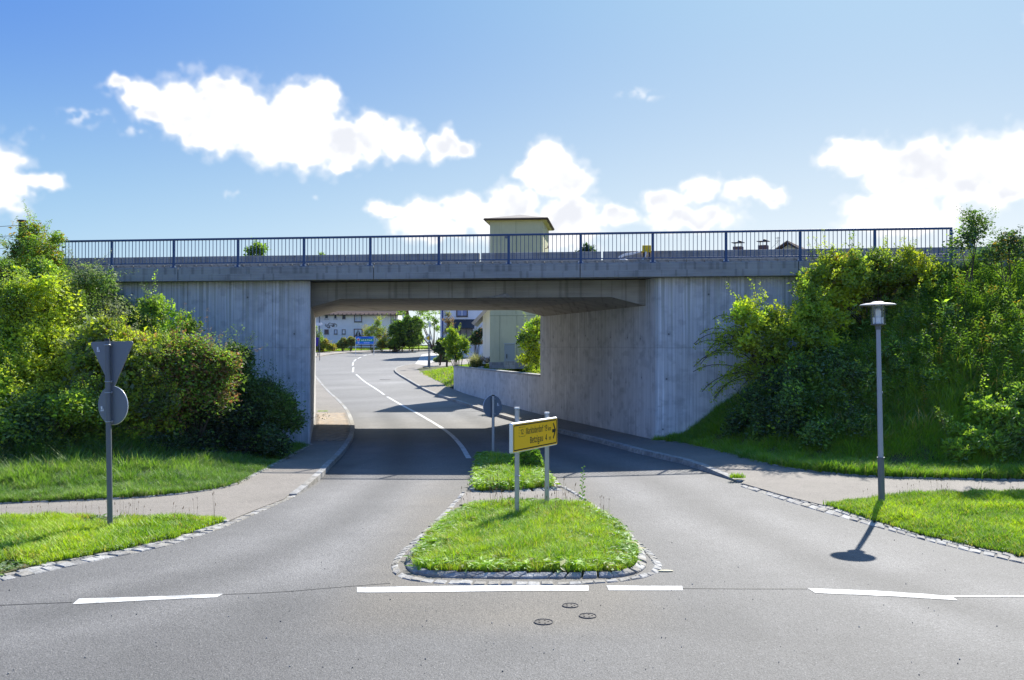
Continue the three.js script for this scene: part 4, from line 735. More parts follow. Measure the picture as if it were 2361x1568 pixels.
{
  const d = 50.5, [cx, cy, w, h] = rect(1163, 793, 1187, 837, d), y0 = at(1175, 846, d).y, g = thing('electrical_cabinet', 'grey electrical cabinet on a concrete foot in front of the pale green tower', 'cabinet', [cx, y0, -d]);
  mesh('foot', box(w + 0.06, 0.42, 0.42, 0, 0.1, -0.2, 0.015), M.cast, g); const yb = at(1175, 838, d).y - y0, yt = at(1175, 793, d).y - y0;
  mesh('body', box(w, yt - yb, 0.36, 0, (yt + yb) / 2, -0.2, 0.012), plain(0.26, 0.30, 0.31, 0.6), g);
  mesh('door', box(w - 0.06, yt - yb - 0.08, 0.02, 0, (yt + yb) / 2, -0.015, 0.006), plain(0.24, 0.28, 0.29, 0.6), g);
  mesh('lid', box(w + 0.06, 0.05, 0.44, 0, yt + 0.02, -0.2, 0.012), plain(0.36, 0.4, 0.41, 0.5), g);
  mesh('handle', box(0.04, 0.24, 0.04, -w / 2 + 0.13, (yt + yb) / 2 - 0.14, 0.01, 0.008), M.black, g);
}
{
  // roof, chimneys and aerial that look over the deck on the right
  const d = 74, g = thing('brown_roofed_house', 'house whose brown roof, two chimneys and aerial look over the bridge railing', 'house', [at(1820, 600, d).x, 0, -d], -0.5), ry = at(1853, 560, d).y, ey = at(1853, 600, d).y;
  const sh = new THREE.Shape([[-4, ry - 2.6], [0, ry], [4, ry - 2.6], [3.4, ry - 2.7], [3.4, 2], [-3.4, 2], [-3.4, ry - 2.7]].map((p) => new THREE.Vector2(...p)));
  mesh('wall', metricUV(new THREE.ExtrudeGeometry(sh, { depth: 9.2, bevelEnabled: false }).translate(0, -0.12, -9)), M.plaster, g).rotation.y = 0;
  for (const s of [-1, 1]) { const rf = mesh('roof', box(5.0, 0.14, 10.4, 0, 0, 0).rotateZ(-s * Math.atan2(2.6, 4)).translate(s * 2.05, ry - 1.3, -4.4), M.tile, g); for (let k = 0; k < 14; k++) mesh('tile_course', box(0.34, 0.04, 10.3, 0, 0, 0).rotateZ(-s * Math.atan2(2.6, 4) + s * 0.05).translate(s * (0.2 + k * 0.29), ry - (0.2 + k * 0.29) * 0.65 + 0.12, -4.4), [M.tile, M.tile2, M.tile3][k % 3], rf); }
  mesh('verge_board', [rod([0, ry - 0.02, 0.85], [-4.2, ry - 2.75, 0.85], 0.1, 0.1, 4), rod([0, ry - 0.02, 0.85], [4.2, ry - 2.75, 0.85], 0.1, 0.1, 4)], M.brownWood, g);
  g.updateMatrixWorld(true);
  const put = (px, py) => g.worldToLocal(at(px, py, d + 4));
  for (const [x, y, lab] of [[1702, 569], [1760, 566]]) { const p = put(x, y), m = mesh('chimney', box(0.72, 1.8, 0.72, p.x, p.y - 0.9, p.z), plain(0.16, 0.09, 0.07), g); mesh('cowl', [box(0.95, 0.04, 0.8, p.x, p.y + 0.34, p.z).rotateZ(0), new THREE.SphereGeometry(0.2, 10, 6, 0, 6.3, 0, 1.6).translate(p.x + 0.12, p.y + 0.34, p.z), box(0.05, 0.36, 0.05, p.x - 0.25, p.y + 0.17, p.z), box(0.05, 0.36, 0.05, p.x + 0.25, p.y + 0.17, p.z)], M.iron, m); }
  const q = put(1794, 546); mesh('aerial', [rod([q.x, q.y - 1.4, q.z], [q.x, q.y, q.z], 0.025), rod([q.x - 0.2, q.y - 0.1, q.z], [q.x + 0.2, q.y - 0.1, q.z], 0.02), rod([q.x - 0.2, q.y - 0.35, q.z], [q.x + 0.2, q.y - 0.35, q.z], 0.02), rod([q.x, q.y - 0.4, q.z], [q.x - 0.9, q.y - 1.3, q.z], 0.012)], M.iron, g);
}
// far signs and lamp
{
  const [x, z] = G(988, 846, 0.13), d = -z, y0 = roadY(x, z) + 0.1, P = (py) => at(988, py, d).y - y0, g = thing('priority_sign', 'yellow and white diamond-shaped priority road sign on a grey pole beyond the bridge', 'traffic sign', [x, y0, z]);
  mesh('pole', [cyl(0.05, 0.045, P(770) + 0.2, 0, -0.2, 0, 12), cyl(0.10, 0.08, P(830), 0, 0, 0, 12)], M.greyMetal, g);
  const s = (P(770) - P(788.5)) / Math.SQRT2 / 1.0, sq = (k) => { const h = s * k / 2, c = h * 0.16, q = new THREE.Shape(); q.moveTo(-h + c, -h); q.lineTo(h - c, -h); q.quadraticCurveTo(h, -h, h, -h + c); q.lineTo(h, h - c); q.quadraticCurveTo(h, h, h - c, h); q.lineTo(-h + c, h); q.quadraticCurveTo(-h, h, -h, h - c); q.lineTo(-h, -h + c); q.quadraticCurveTo(-h, -h, -h + c, -h); return q; };
  const pl = thing0('sign_plate', g, [0, P(779.5), 0.07], 0); pl.rotation.z = Math.PI / 4;
  mesh('panel', plate(sq(1), 0.02), M.white, pl); mesh('centre', plate(sq(0.58), 0.01).translate(0, 0, 0.018), plain(0.75, 0.5, 0.01, 0.5), pl);
}
{
  const d = 90, p = at(991, 762, d), y0 = rise(d), y = (py) => at(991, py, d).y - y0, g = thing('street_lamp', 'distant white-hatted street lamp behind the diamond-shaped sign', 'street lamp', [p.x, y0, -d]);
  mesh('pole', cyl(0.06, 0.045, y(754), 0, 0, 0, 10), M.greyMetal, g); mesh('lantern', cyl(0.13, 0.13, y(743.5) - y(754), 0, y(754), 0, 14), M.white, g); mesh('hat', cyl(0.3, 0.22, 0.07, 0.02, y(743.5), 0, 20), M.white, g);
}
{
  const d = 128, [cx, cy, w, h] = rect(820.5, 776, 861.5, 793, d), y0 = rise(d), g = thing('advertising_sign', 'blue and green sign with a red star, on the far grass', 'advertising sign', [cx, y0, -d]);
  const c = document.createElement('canvas'); c.width = 1024; c.height = Math.round(1024 * h / w); const k = c.getContext('2d'), W = c.width, H2 = c.height;
  k.fillStyle = '#1f74d8'; k.fillRect(0, 0, W, H2); k.fillStyle = '#1d9a52'; k.fillRect(0, H2 * 0.30, W, H2 * 0.37);
  k.fillStyle = '#12227c'; k.fillRect(W * 0.3, H2 * 0.13, W * 0.42, H2 * 0.09); k.fillStyle = '#ffffff'; k.font = 'bold ' + H2 * 0.27 + 'px sans-serif'; k.fillText('nah & frisch', W * 0.28, H2 * 0.58, W * 0.68); k.font = H2 * 0.2 + 'px sans-serif'; k.fillText('Parkplatz', W * 0.44, H2 * 0.9, W * 0.42);
  k.beginPath(); k.moveTo(W * 0.08, H2 * 0.86); k.lineTo(W * 0.14, H2 * 0.78); k.lineTo(W * 0.14, H2 * 0.83); k.lineTo(W * 0.2, H2 * 0.83); k.lineTo(W * 0.2, H2 * 0.9); k.lineTo(W * 0.14, H2 * 0.9); k.lineTo(W * 0.14, H2 * 0.94); k.fill();
  const star = (R0, R1) => { k.beginPath(); for (let i = 0; i < 10; i++) { const a = i * Math.PI / 5 - Math.PI / 2, R = i % 2 ? R1 : R0; k.lineTo(W * 0.135 + Math.cos(a) * R, H2 * 0.43 + Math.sin(a) * R); } k.closePath(); k.fill(); };
  k.fillStyle = '#f2f2f2'; star(H2 * 0.29, H2 * 0.19); k.fillStyle = '#c01030'; star(H2 * 0.23, H2 * 0.12); k.fillStyle = '#e88'; star(H2 * 0.08, H2 * 0.05);
  const t = new THREE.CanvasTexture(c); t.colorSpace = THREE.SRGBColorSpace;
  mesh('panel', box(w, h, 0.05, 0, cy - y0, 0), plain(0.06, 0.2, 0.6), g); mesh('print', new THREE.PlaneGeometry(w - 0.02, h - 0.02).translate(0, cy - y0, 0.028), std({ map: t, roughness: 0.5 }), g);
  for (const s of [-1, 1]) mesh('post', cyl(0.035, 0.035, cy - y0 + h / 2, s * (w / 2 + 0.03), 0, -0.03, 8), M.alu, g);
}
{
  const d = 112, p = at(737, 770, d), y0 = rise(d), y = (py) => at(737, py, d).y - y0, g = thing('arrow_sign', 'white arrow-shaped signpost in front of the left end of the long white house', 'direction sign', [p.x, y0, -d]);
  mesh('pole', cyl(0.04, 0.04, y(728), 0, 0, 0, 8), M.greyMetal, g); const w = 15 * pxm(d) , sh = new THREE.Shape([[-w / 2, -0.17], [w / 2 - 0.2, -0.17], [w / 2, 0], [w / 2 - 0.2, 0.17], [-w / 2, 0.17]].map((q) => new THREE.Vector2(...q))); mesh('arrow', plate(sh, 0.03).translate(0, y(747.5), 0.07), M.white, g);
  const e = at(731, 788, 118), g2 = thing('banner_flag', 'small violet banner on a post at the left end of the far bend', 'banner', [e.x, rise(118), -118]), yb = (py) => at(731, py, 118).y - rise(118); mesh('cloth', geoOf([-0.35, yb(778), 0, 0.25, yb(778), 0, 0.12, yb(798), 0, -0.35, yb(778), 0, 0.12, yb(798), 0, -0.35, yb(798), 0]), plain(0.06, 0.03, 0.25), g2); mesh('pole', cyl(0.03, 0.03, yb(776), -0.37, 0, 0, 8), M.greyMetal, g2);
}
{
  const d = 146, g = thing('wooden_fence', 'low brown post and rail fence along the front of the long white house', 'fence', [at(700, 800, d).x, rise(d), -d]), w = at(1010, 800, d).x - at(700, 800, d).x;
  for (let k = 0; k <= 14; k++) mesh('post', box(0.13, 1.05, 0.13, w * k / 14, 0.52, 0), M.brownWood, g);
  for (const y of [0.45, 0.9]) for (let k = 0; k < 14; k++) mesh('rail', box(w / 14 - 0.02, 0.12, 0.05, w * (k + 0.5) / 14, y, 0.09), M.brownWood, g);
}
{ const p = onFace(2236, 572, 1.6), t = toWorld(p[0], 1.6), g = thing('marker_post', 'short dark steel post standing on the embankment right of the railing', 'post', [t[0], DECK - 0.1, t[1]]), h = onFace(2236, 537, 1.6)[1] - DECK + 0.1; mesh('shaft', box(0.12, h, 0.12, 0, h / 2, 0, 0.01), M.railPaint, g); mesh('cap', box(0.15, 0.03, 0.15, 0, h + 0.01, 0), M.iron, g); }
{ const d = 31, p = at(50, 580, d), g = thing('railway_post', 'dark overgrown post with thin wires on the embankment left of the railing', 'post', [p.x, DECK, -d]), h = at(51, 511, d).y - DECK; mesh('shaft', cyl(0.11, 0.10, h, 0, 0, 0, 10), plain(0.05, 0.055, 0.035, 0.9), g); mesh('cap', cyl(0.15, 0.15, 0.05, 0, h, 0, 10), M.iron, g); for (const [k, y] of [[0, -0.12], [1, -0.45], [2, -0.85]]) mesh('wire', tube([[0, h + y, 0], [-1.5, h + y - 0.12, 0.3], [-4, h + y - 0.1, 0.8]], 0.008, 8, 4), M.iron, g); }

// ------------------------------------------------------------------ plants
const leafMat = (through = 0.5) => new THREE.MeshPhysicalMaterial({ color: 0xffffff, roughness: 0.92, transmission: through, thickness: 0, ior: 1.35, clearcoat: 0.25, clearcoatRoughness: 0.4, side: THREE.DoubleSide });
M.leaf = leafMat(0.58); M.blade = leafMat(0.5); M.petal = plain(0.75, 0.55, 0.01, 0.8); M.petalWhite = plain(0.7, 0.7, 0.66, 0.8);
const YAX = new THREE.Vector3(0, 1, 0);
function leafClump(n, size, spread, wide, seed) {             // n folded leaves round a point
  const r = rng(seed), pos = [];
  for (let i = 0; i < n; i++) {
    const q = new THREE.Quaternion().setFromEuler(new THREE.Euler((r() - 0.5) * 2.2, r() * 6.28, (r() - 0.5) * 1.6)), L = size * (0.7 + r() * 0.6), w = L * wide / 2, o = new THREE.Vector3((r() - 0.5), (r() - 0.5), (r() - 0.5)).multiplyScalar(spread * 2);
    const P = [[0, 0, 0], [w, L * 0.1, L * 0.45], [0, 0, L], [-w, L * 0.1, L * 0.45]].map((p) => new THREE.Vector3(...p).applyQuaternion(q).add(o).toArray());
    pos.push(...P[0], ...P[1], ...P[2], ...P[0], ...P[2], ...P[3]);
  }
  return geoOf(pos);
}
const clumps = [leafClump(9, 0.12, 0.17, 0.6, 1), leafClump(10, 0.092, 0.16, 0.6, 2), leafClump(9, 0.15, 0.2, 0.36, 3), leafClump(11, 0.07, 0.15, 0.62, 4)];
function tuft(n, spread, tall, width, lean, seed) {
  const r = rng(seed), pos = [];
  for (let i = 0; i < n; i++) {
    const a = r() * 6.28, o = Math.sqrt(r()) * spread, x = Math.cos(a) * o, z = Math.sin(a) * o, h = tall * (0.55 + r() * 0.6), w = width * (0.7 + r() * 0.6), t = r() * 6.28, l = lean * h * (0.3 + r()), dx = Math.cos(t), dz = Math.sin(t), sx = -dz * w / 2, sz = dx * w / 2;
    const P = (k, f) => [x + dx * l * k * k, h * k, z + dz * l * k * k].map((v, j) => v + [sx, 0, sz][j] * f), A = P(0, 1), B = P(0, -1), C = P(0.55, 0.8), D = P(0.55, -0.8), E = P(1, 0);
    pos.push(...A, ...B, ...C, ...B, ...D, ...C, ...C, ...D, ...E);
  }
  return geoOf(pos);
}
const q0 = new THREE.Quaternion(), e0 = new THREE.Euler(), m0 = new THREE.Matrix4(), v0 = new THREE.Vector3(), s0 = new THREE.Vector3(), c0 = new THREE.Color();
function cast(name, geo, mat, list, parent) {                 // list of [x, y, z, size, turn, tiltX, tiltZ, r, g, b, stretch]
  const im = new THREE.InstancedMesh(geo, mat, list.length);
  list.forEach((p, i) => { q0.setFromEuler(e0.set(p[5], p[4], p[6])); im.setMatrixAt(i, m0.compose(v0.set(p[0], p[1], p[2]), q0, s0.set(p[3], p[3] * (p[10] ?? 1), p[3]))); im.setColorAt(i, c0.setRGB(p[7], p[8], p[9])); });
  im.name = parent ? name : numbered(name); im.castShadow = im.receiveShadow = true; im.userData.kind = 'stuff'; (parent ?? scene).add(im); return im;
}
function mix(a, b, t) { return [lerp(a[0], b[0], t), lerp(a[1], b[1], t), lerp(a[2], b[2], t)]; }
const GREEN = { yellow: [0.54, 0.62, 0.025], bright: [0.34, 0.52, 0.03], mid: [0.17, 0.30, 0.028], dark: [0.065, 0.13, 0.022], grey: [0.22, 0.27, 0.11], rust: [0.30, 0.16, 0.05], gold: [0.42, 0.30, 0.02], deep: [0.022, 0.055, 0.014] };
let plantSeed = 1000;
// lobes: [x, y, z, radius, squash]; a shrub is a set of leafy lobes on twigs that rise from its foot
function shrub(name, label, category, foot, lobes, o = {}) {
  const seed = plantSeed++, r = rng(seed), g = thing(name, label, category, foot, 0, o.group), cols = o.cols ?? [GREEN.mid, GREEN.bright], geo = clumps[o.clump ?? 0], list = [], twigs = [], sz = o.size ?? 1;
  const low = o.floor ?? ((x, z) => bankY(x, z));
  const leafAt = (x, y, z, k = 1, tone = 1) => { if (y < low(x, z) + 0.05) return; const t = clamp(fbm(x * 1.3 + 7, y * 1.3 + z, seed, 3) * 2.4 - 0.7 + (r() - 0.5) * 0.6), c = cols.length > 2 && r() < (o.third ?? 0.12) ? cols[2] : mix(cols[0], cols[1], t), b = (0.65 + r() * 0.7) * tone; list.push([x - foot[0], y - foot[1], z - foot[2], sz * k * (0.75 + r() * 0.5), r() * 6.28, (r() - 0.5) * 1.6, (r() - 0.5) * 1.6, c[0] * b, c[1] * b, c[2] * b]); };
  const all = [];
  for (const l of lobes) { all.push(l); if (!o.airy && !o.compact) for (let k = 0; k < 3; k++) { const a = r() * 6.28, u = r() * 1.6 - 0.5, s = Math.sqrt(Math.max(0, 1 - u * u)), q = l[3] * (0.8 + r() * 0.35); all.push([l[0] + s * Math.cos(a) * q, l[1] + u * q * 0.9, l[2] + s * Math.sin(a) * q * 0.7, l[3] * (0.22 + r() * 0.3), 1]); } }
  for (const [x, y, z, R, sq = 1] of all) {
    const tip = [x - foot[0], y - foot[1], z - foot[2]], d = Math.hypot(...tip), joint = [tip[0] * 0.5 + (r() - 0.5) * 0.2, tip[1] * 0.45, tip[2] * 0.5 + (r() - 0.5) * 0.2], st = o.stem ?? 1;
    if (o.twigs !== 0) { twigs.push(rod([(r() - 0.5) * 0.2, -0.1, (r() - 0.5) * 0.2], joint, 0.008 + 0.007 * d * st, 0.007 + 0.004 * d * st), rod(joint, tip, 0.007 + 0.004 * d * st, 0.006)); }
    const subs = o.airy ? 4 : Math.round(7 + 9 * Math.min(1, R / sz)), rs = R * (o.airy ? 0.5 : 0.43);
    for (let k = 0; k < subs; k++) {                            // sprays of leaves that catch the light on their outer side
      const u = r() * 1.7 - 0.7, a = r() * 6.28, s = Math.sqrt(Math.max(0, 1 - u * u)), dir = [s * Math.cos(a), u, s * Math.sin(a)], reach = R * (0.55 + 0.35 * r());
      const cx = x + dir[0] * reach, cy = y + dir[1] * reach * sq, cz = z + dir[2] * reach, q = rs * (0.7 + r() * 0.6), n = Math.round((o.dens ?? 85) * 1.7 * q * q / (sz * sz)) + 5, tone = 0.6 + r() * 0.75;
      if (o.twigs !== 0) twigs.push(rod(tip, [cx - foot[0], cy - foot[1], cz - foot[2]], 0.009, 0.003, 3));
      for (let i = 0; i < n; i++) {
        const w = r() * 2 - 1, b = r() * 6.28, t = Math.sqrt(1 - w * w), rad = q * Math.pow(r(), 0.42), bul = 0.62 + 0.85 * noise(w * 2.4 + k, b * 1.7, seed);
        leafAt(cx + t * Math.cos(b) * rad * bul, cy + w * rad * 0.85 * bul, cz + t * Math.sin(b) * rad * bul, 1, tone);
      }
    }
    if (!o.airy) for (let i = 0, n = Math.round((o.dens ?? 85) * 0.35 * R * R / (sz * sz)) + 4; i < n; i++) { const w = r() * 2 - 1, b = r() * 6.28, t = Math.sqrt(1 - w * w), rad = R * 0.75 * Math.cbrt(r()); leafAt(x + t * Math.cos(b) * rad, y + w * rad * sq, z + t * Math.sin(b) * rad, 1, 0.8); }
    const shoots = Math.round((o.shoots ?? 4) * R * 2.4);
    for (let i = 0; i < shoots; i++) {
      const a = r() * 6.28, el = 0.15 + r() * 1.2, dir = [Math.cos(a) * Math.cos(el), Math.sin(el), Math.sin(a) * Math.cos(el)], L = (0.2 + r() * r() * 0.8) * (o.shootLen ?? 1), st = R * 0.85;
      const A = [x + dir[0] * st, y + dir[1] * st * sq, z + dir[2] * st], B = [A[0] + dir[0] * L, A[1] + dir[1] * L, A[2] + dir[2] * L];
      twigs.push(rod(A.map((v, k) => v - foot[k]), B.map((v, k) => v - foot[k]), 0.006, 0.002, 3));
      for (let k = 0; k < 5; k++) { const t = 0.2 + k * 0.2; leafAt(lerp(A[0], B[0], t), lerp(A[1], B[1], t), lerp(A[2], B[2], t), 0.62 - k * 0.06); }
    }
  }
  for (const [A, B, C] of o.arches ?? []) {
    const c = new THREE.QuadraticBezierCurve3(new THREE.Vector3(...A), new THREE.Vector3(...B), new THREE.Vector3(...C)), pts = c.getPoints(10);
    twigs.push(new THREE.TubeGeometry(new THREE.CatmullRomCurve3(pts.map((p) => new THREE.Vector3(p.x - foot[0], p.y - foot[1], p.z - foot[2]))), 14, 0.009, 4));
    for (let k = 0; k < (o.archLeaves ?? 10); k++) { const p = c.getPoint(0.35 + 0.65 * r()); leafAt(p.x + (r() - 0.5) * 0.12, p.y + (r() - 0.5) * 0.12, p.z + (r() - 0.5) * 0.12, 0.5); }
  }
  if (twigs.length) mesh('branches', twigs, o.bark ?? M.bark, g);
  if (list.length) cast('foliage', geo, M.leaf, list, g);
  return g;
}
// lobes from picture positions: pushed out from the slope (or from a given depth) by their own radius
function lobesOn(list, o = {}) {
  const out = [];
  for (const [px, py, rp, depth, sq] of list) {
    let d = depth;
    if (!d) { const [x, z] = bankAt(px, py); d = Math.min(-z, px < 1180 ? 27.2 : 25.4); const k = rp * d / FOCAL; d -= k * (o.out ?? 0.35); d = Math.min(d, o.near ?? 99); }
    const p = at(px, py, d); out.push([p.x, p.y, p.z, rp * d / FOCAL, sq ?? 0.9]);
  }
  return out;
}
const footOf = (lobes, hf = bankY) => { let x = 0, z = 0, low = 1e9; for (const l of lobes) { x += l[0]; z += l[2]; } x /= lobes.length; z /= lobes.length; return [x, hf(x, z) - 0.02, z]; };
function bush(name, label, list, o = {}) { const L = lobesOn(list, o); return shrub(name, label, o.category ?? 'shrub', o.foot ?? footOf(L), L, o); }

// left bank
bush('shrub', 'large bright yellow-green shrub at the left edge of the bank', [[40, 830, 95], [120, 790, 85], [60, 920, 90], [140, 880, 85], [20, 740, 80], [110, 715, 70], [-60, 860, 110], [165, 820, 60]], { cols: [GREEN.bright, GREEN.yellow, GREEN.yellow], third: 0.1, near: 24.0, shoots: 8, shootLen: 1.2, dens: 70, clump: 1, size: 1.1 });
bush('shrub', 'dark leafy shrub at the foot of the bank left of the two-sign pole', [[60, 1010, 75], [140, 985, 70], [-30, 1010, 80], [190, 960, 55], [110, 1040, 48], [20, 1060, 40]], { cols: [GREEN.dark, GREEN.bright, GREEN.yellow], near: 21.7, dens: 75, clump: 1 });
bush('shrub', 'green and white-glinting shrub directly behind the two-sign pole', [[250, 850, 70], [300, 900, 70], [235, 920, 65], [330, 950, 55], [280, 970, 55], [220, 800, 55], [330, 860, 45], [380, 925, 30]], { cols: [GREEN.mid, GREEN.yellow, GREEN.grey], third: 0.25, near: 22.9, shoots: 9, shootLen: 1.2, dens: 58, clump: 0 });
bush('shrub', 'reddish brown tinged shrub on the bank right of the two-sign pole', [[440, 838, 57], [490, 858, 46], [420, 898, 62], [480, 908, 57], [380, 858, 46], [400, 958, 46], [515, 838, 23]], { cols: [GREEN.mid, GREEN.bright, GREEN.rust], third: 0.34, near: 23.4, shoots: 9, shootLen: 1.3, dens: 60, clump: 1 });
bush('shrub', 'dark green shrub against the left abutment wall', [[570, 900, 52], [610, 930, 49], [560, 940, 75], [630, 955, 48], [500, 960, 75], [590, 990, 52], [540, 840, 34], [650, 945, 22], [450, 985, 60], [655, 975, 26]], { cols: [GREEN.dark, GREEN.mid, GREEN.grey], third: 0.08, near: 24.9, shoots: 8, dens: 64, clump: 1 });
bush('shrub', 'small pale green shrub high on the left abutment wall', [[350, 735, 38], [375, 715, 26], [330, 765, 36], [395, 760, 34], [430, 750, 22], [345, 705, 16]], { cols: [GREEN.dark, GREEN.bright], airy: 1, near: 25.4, dens: 120, clump: 0, shoots: 6 });
bush('shrub', 'silvery green shrub below the left end of the bridge beam', [[205, 670, 42], [235, 640, 26], [185, 730, 50], [245, 710, 40], [265, 760, 44], [215, 780, 40], [190, 640, 22], [255, 660, 14]], { cols: [GREEN.mid, GREEN.grey, GREEN.grey], airy: 1, near: 25.0, dens: 130, clump: 3, size: 1.2, shoots: 6 });
bush('shrub', 'mixed green shrub on the upper left bank above the yellow-green one', [[60, 675, 42], [125, 690, 40], [90, 640, 28], [30, 650, 36], [160, 720, 44], [-30, 650, 50]], { cols: [GREEN.mid, GREEN.bright, GREEN.yellow], near: 25.6, dens: 66, clump: 1 });
bush('weeds', 'tall goldenrod weeds round the dark post at the left end of the railing', [[65, 560, 24, 27.8], [90, 575, 30, 27.6], [30, 585, 26, 27.8], [110, 600, 28, 27.4], [70, 600, 30, 27.4], [75, 530, 13, 27.8], [128, 560, 12, 27.5]], { category: 'weeds', airy: 1, cols: [GREEN.mid, GREEN.bright, GREEN.gold], third: 0.2, dens: 110, clump: 2, size: 0.8, shoots: 12, stem: 0.3 });

bush('shrub', 'tangled light green undergrowth between the two-sign pole and the reddish shrub', [[360, 820, 38], [300, 800, 38], [345, 1000, 44], [390, 985, 40], [250, 1000, 42], [310, 1020, 36], [430, 830, 26], [380, 870, 40]], { cols: [GREEN.mid, GREEN.yellow, GREEN.rust], third: 0.15, near: 23.2, dens: 75, clump: 0, shoots: 6 });
bush('shrub', 'undergrowth at the left bank toe below the reddish shrub, shade put into its leaf colour', [[400, 1030, 40], [450, 1040, 36], [500, 1025, 40], [560, 1030, 34], [620, 1020, 26], [350, 1050, 30], [440, 950, 58], [500, 940, 55], [410, 990, 48], [480, 990, 50], [540, 975, 50]], { cols: [GREEN.deep, GREEN.dark, GREEN.mid], near: 23.9, dens: 75, clump: 1 });  // deep leaf colours paint in the shade under the reddish shrub
// right bank
bush('shrub', 'bright yellow-green shrub standing out from the bank right of the abutment', [[1810, 770, 58], [1760, 740, 48], [1850, 730, 50], [1790, 830, 46], [1720, 720, 26], [1740, 790, 40], [1880, 780, 52], [1865, 690, 36], [1905, 735, 34], [1830, 850, 40]], { cols: [GREEN.bright, GREEN.yellow, GREEN.yellow], near: 24.3, airy: 1, dens: 150, clump: 0, shoots: 8, arches: (() => { const A = [], r = rng(55), f = at(1790, 905, 24.2).toArray(); for (let k = 0; k < 40; k++) { const x = 1595 + r() * 130, y = 725 + r() * 200; A.push([[f[0] + (r() - 0.5) * 0.5, f[1] + r() * 0.4, f[2]], at((x + 1790) / 2 - 15, y - 40 - r() * 60, 24.6).toArray(), at(x, y, 25.0).toArray()]); } return A; })(), archLeaves: 14 });
bush('shrub', 'dark shrub low on the bank beneath the bright yellow-green one', [[1800, 910, 60], [1870, 880, 75], [1740, 950, 45], [1930, 860, 70], [1850, 960, 60], [1950, 930, 70], [1780, 980, 40], [1700, 985, 26], [1900, 1010, 45], [1985, 990, 45]], { cols: [GREEN.dark, GREEN.mid, GREEN.bright], third: 0.1, near: 24.0, out: 0.15, dens: 60, clump: 1 });
bush('shrub', 'wide airy shrub in front of the right end of the bridge beam', [[1950, 640, 60], [1900, 670, 50], [2010, 660, 60], [1910, 620, 34], [2070, 650, 54], [1960, 710, 60], [2040, 720, 62], [2120, 680, 54], [1885, 640, 26], [2100, 610, 30], [2030, 610, 30], [2160, 640, 44], [2110, 750, 50], [1970, 605, 18]], { cols: [GREEN.mid, GREEN.yellow, GREEN.gold], third: 0.06, near: 24.9, out: 0.25, airy: 1, dens: 105, clump: 0, shoots: 9 });
bush('shrub', 'dark mixed shrub on the middle of the right bank behind the lamp', [[2000, 800, 60], [2070, 830, 60], [2140, 800, 60], [2060, 770, 50], [2110, 880, 55], [2030, 890, 55], [2180, 860, 55], [2190, 760, 50]], { cols: [GREEN.dark, GREEN.mid, GREEN.bright], third: 0.14, near: 24.6, out: 0.15, airy: 1, dens: 52, clump: 2, size: 0.85 });
bush('shrub', 'tall grassy shrub at the right edge of the bank', [[2250, 720, 50], [2320, 750, 58], [2280, 800, 65], [2370, 720, 50], [2240, 850, 55], [2350, 830, 60], [2230, 665, 36], [2310, 670, 36], [2390, 660, 36]], { cols: [GREEN.mid, GREEN.bright, GREEN.gold], third: 0.06, near: 25.0, out: 0.1, airy: 1, dens: 36, clump: 2, size: 0.8, shoots: 3 });
bush('sapling', 'thin sapling reaching into the sky right of the railing end', [[2225, 540, 22, 22.5], [2250, 520, 16, 22.5], [2215, 565, 22, 22.4], [2245, 505, 9, 22.5], [2255, 550, 18, 22.4]], { category: 'sapling', airy: 1, cols: [GREEN.dark, GREEN.mid, GREEN.bright], dens: 24, clump: 3, size: 1.1, shoots: 8, foot: [at(2232, 640, 22.3).x, at(2232, 640, 22.3).y, -22.3], stem: 0.5 });
bush('sapling', 'thin sapling at the top of the bank at the right edge', [[2315, 560, 16, 21.8], [2330, 545, 10, 21.8], [2300, 585, 12, 21.7], [2350, 570, 10, 21.8], [2338, 590, 14, 21.7], [2280, 597, 11, 21.8]], { category: 'sapling', airy: 1, cols: [GREEN.dark, GREEN.mid, GREEN.gold], third: 0.1, dens: 24, clump: 3, size: 1.1, shoots: 6, foot: [at(2318, 640, 21.7).x, at(2318, 640, 21.7).y, -21.7], stem: 0.5 });
bush('shrub', 'low pale leafy shrub in the grass at the lower right edge of the bank', [[2270, 960, 40], [2320, 1000, 44], [2250, 1020, 32], [2350, 940, 44], [2300, 1045, 26], [2390, 1010, 50], [2210, 1040, 20]], { cols: [GREEN.mid, GREEN.bright], near: 25.0, out: 0.2, dens: 55, clump: 0, shoots: 5 });

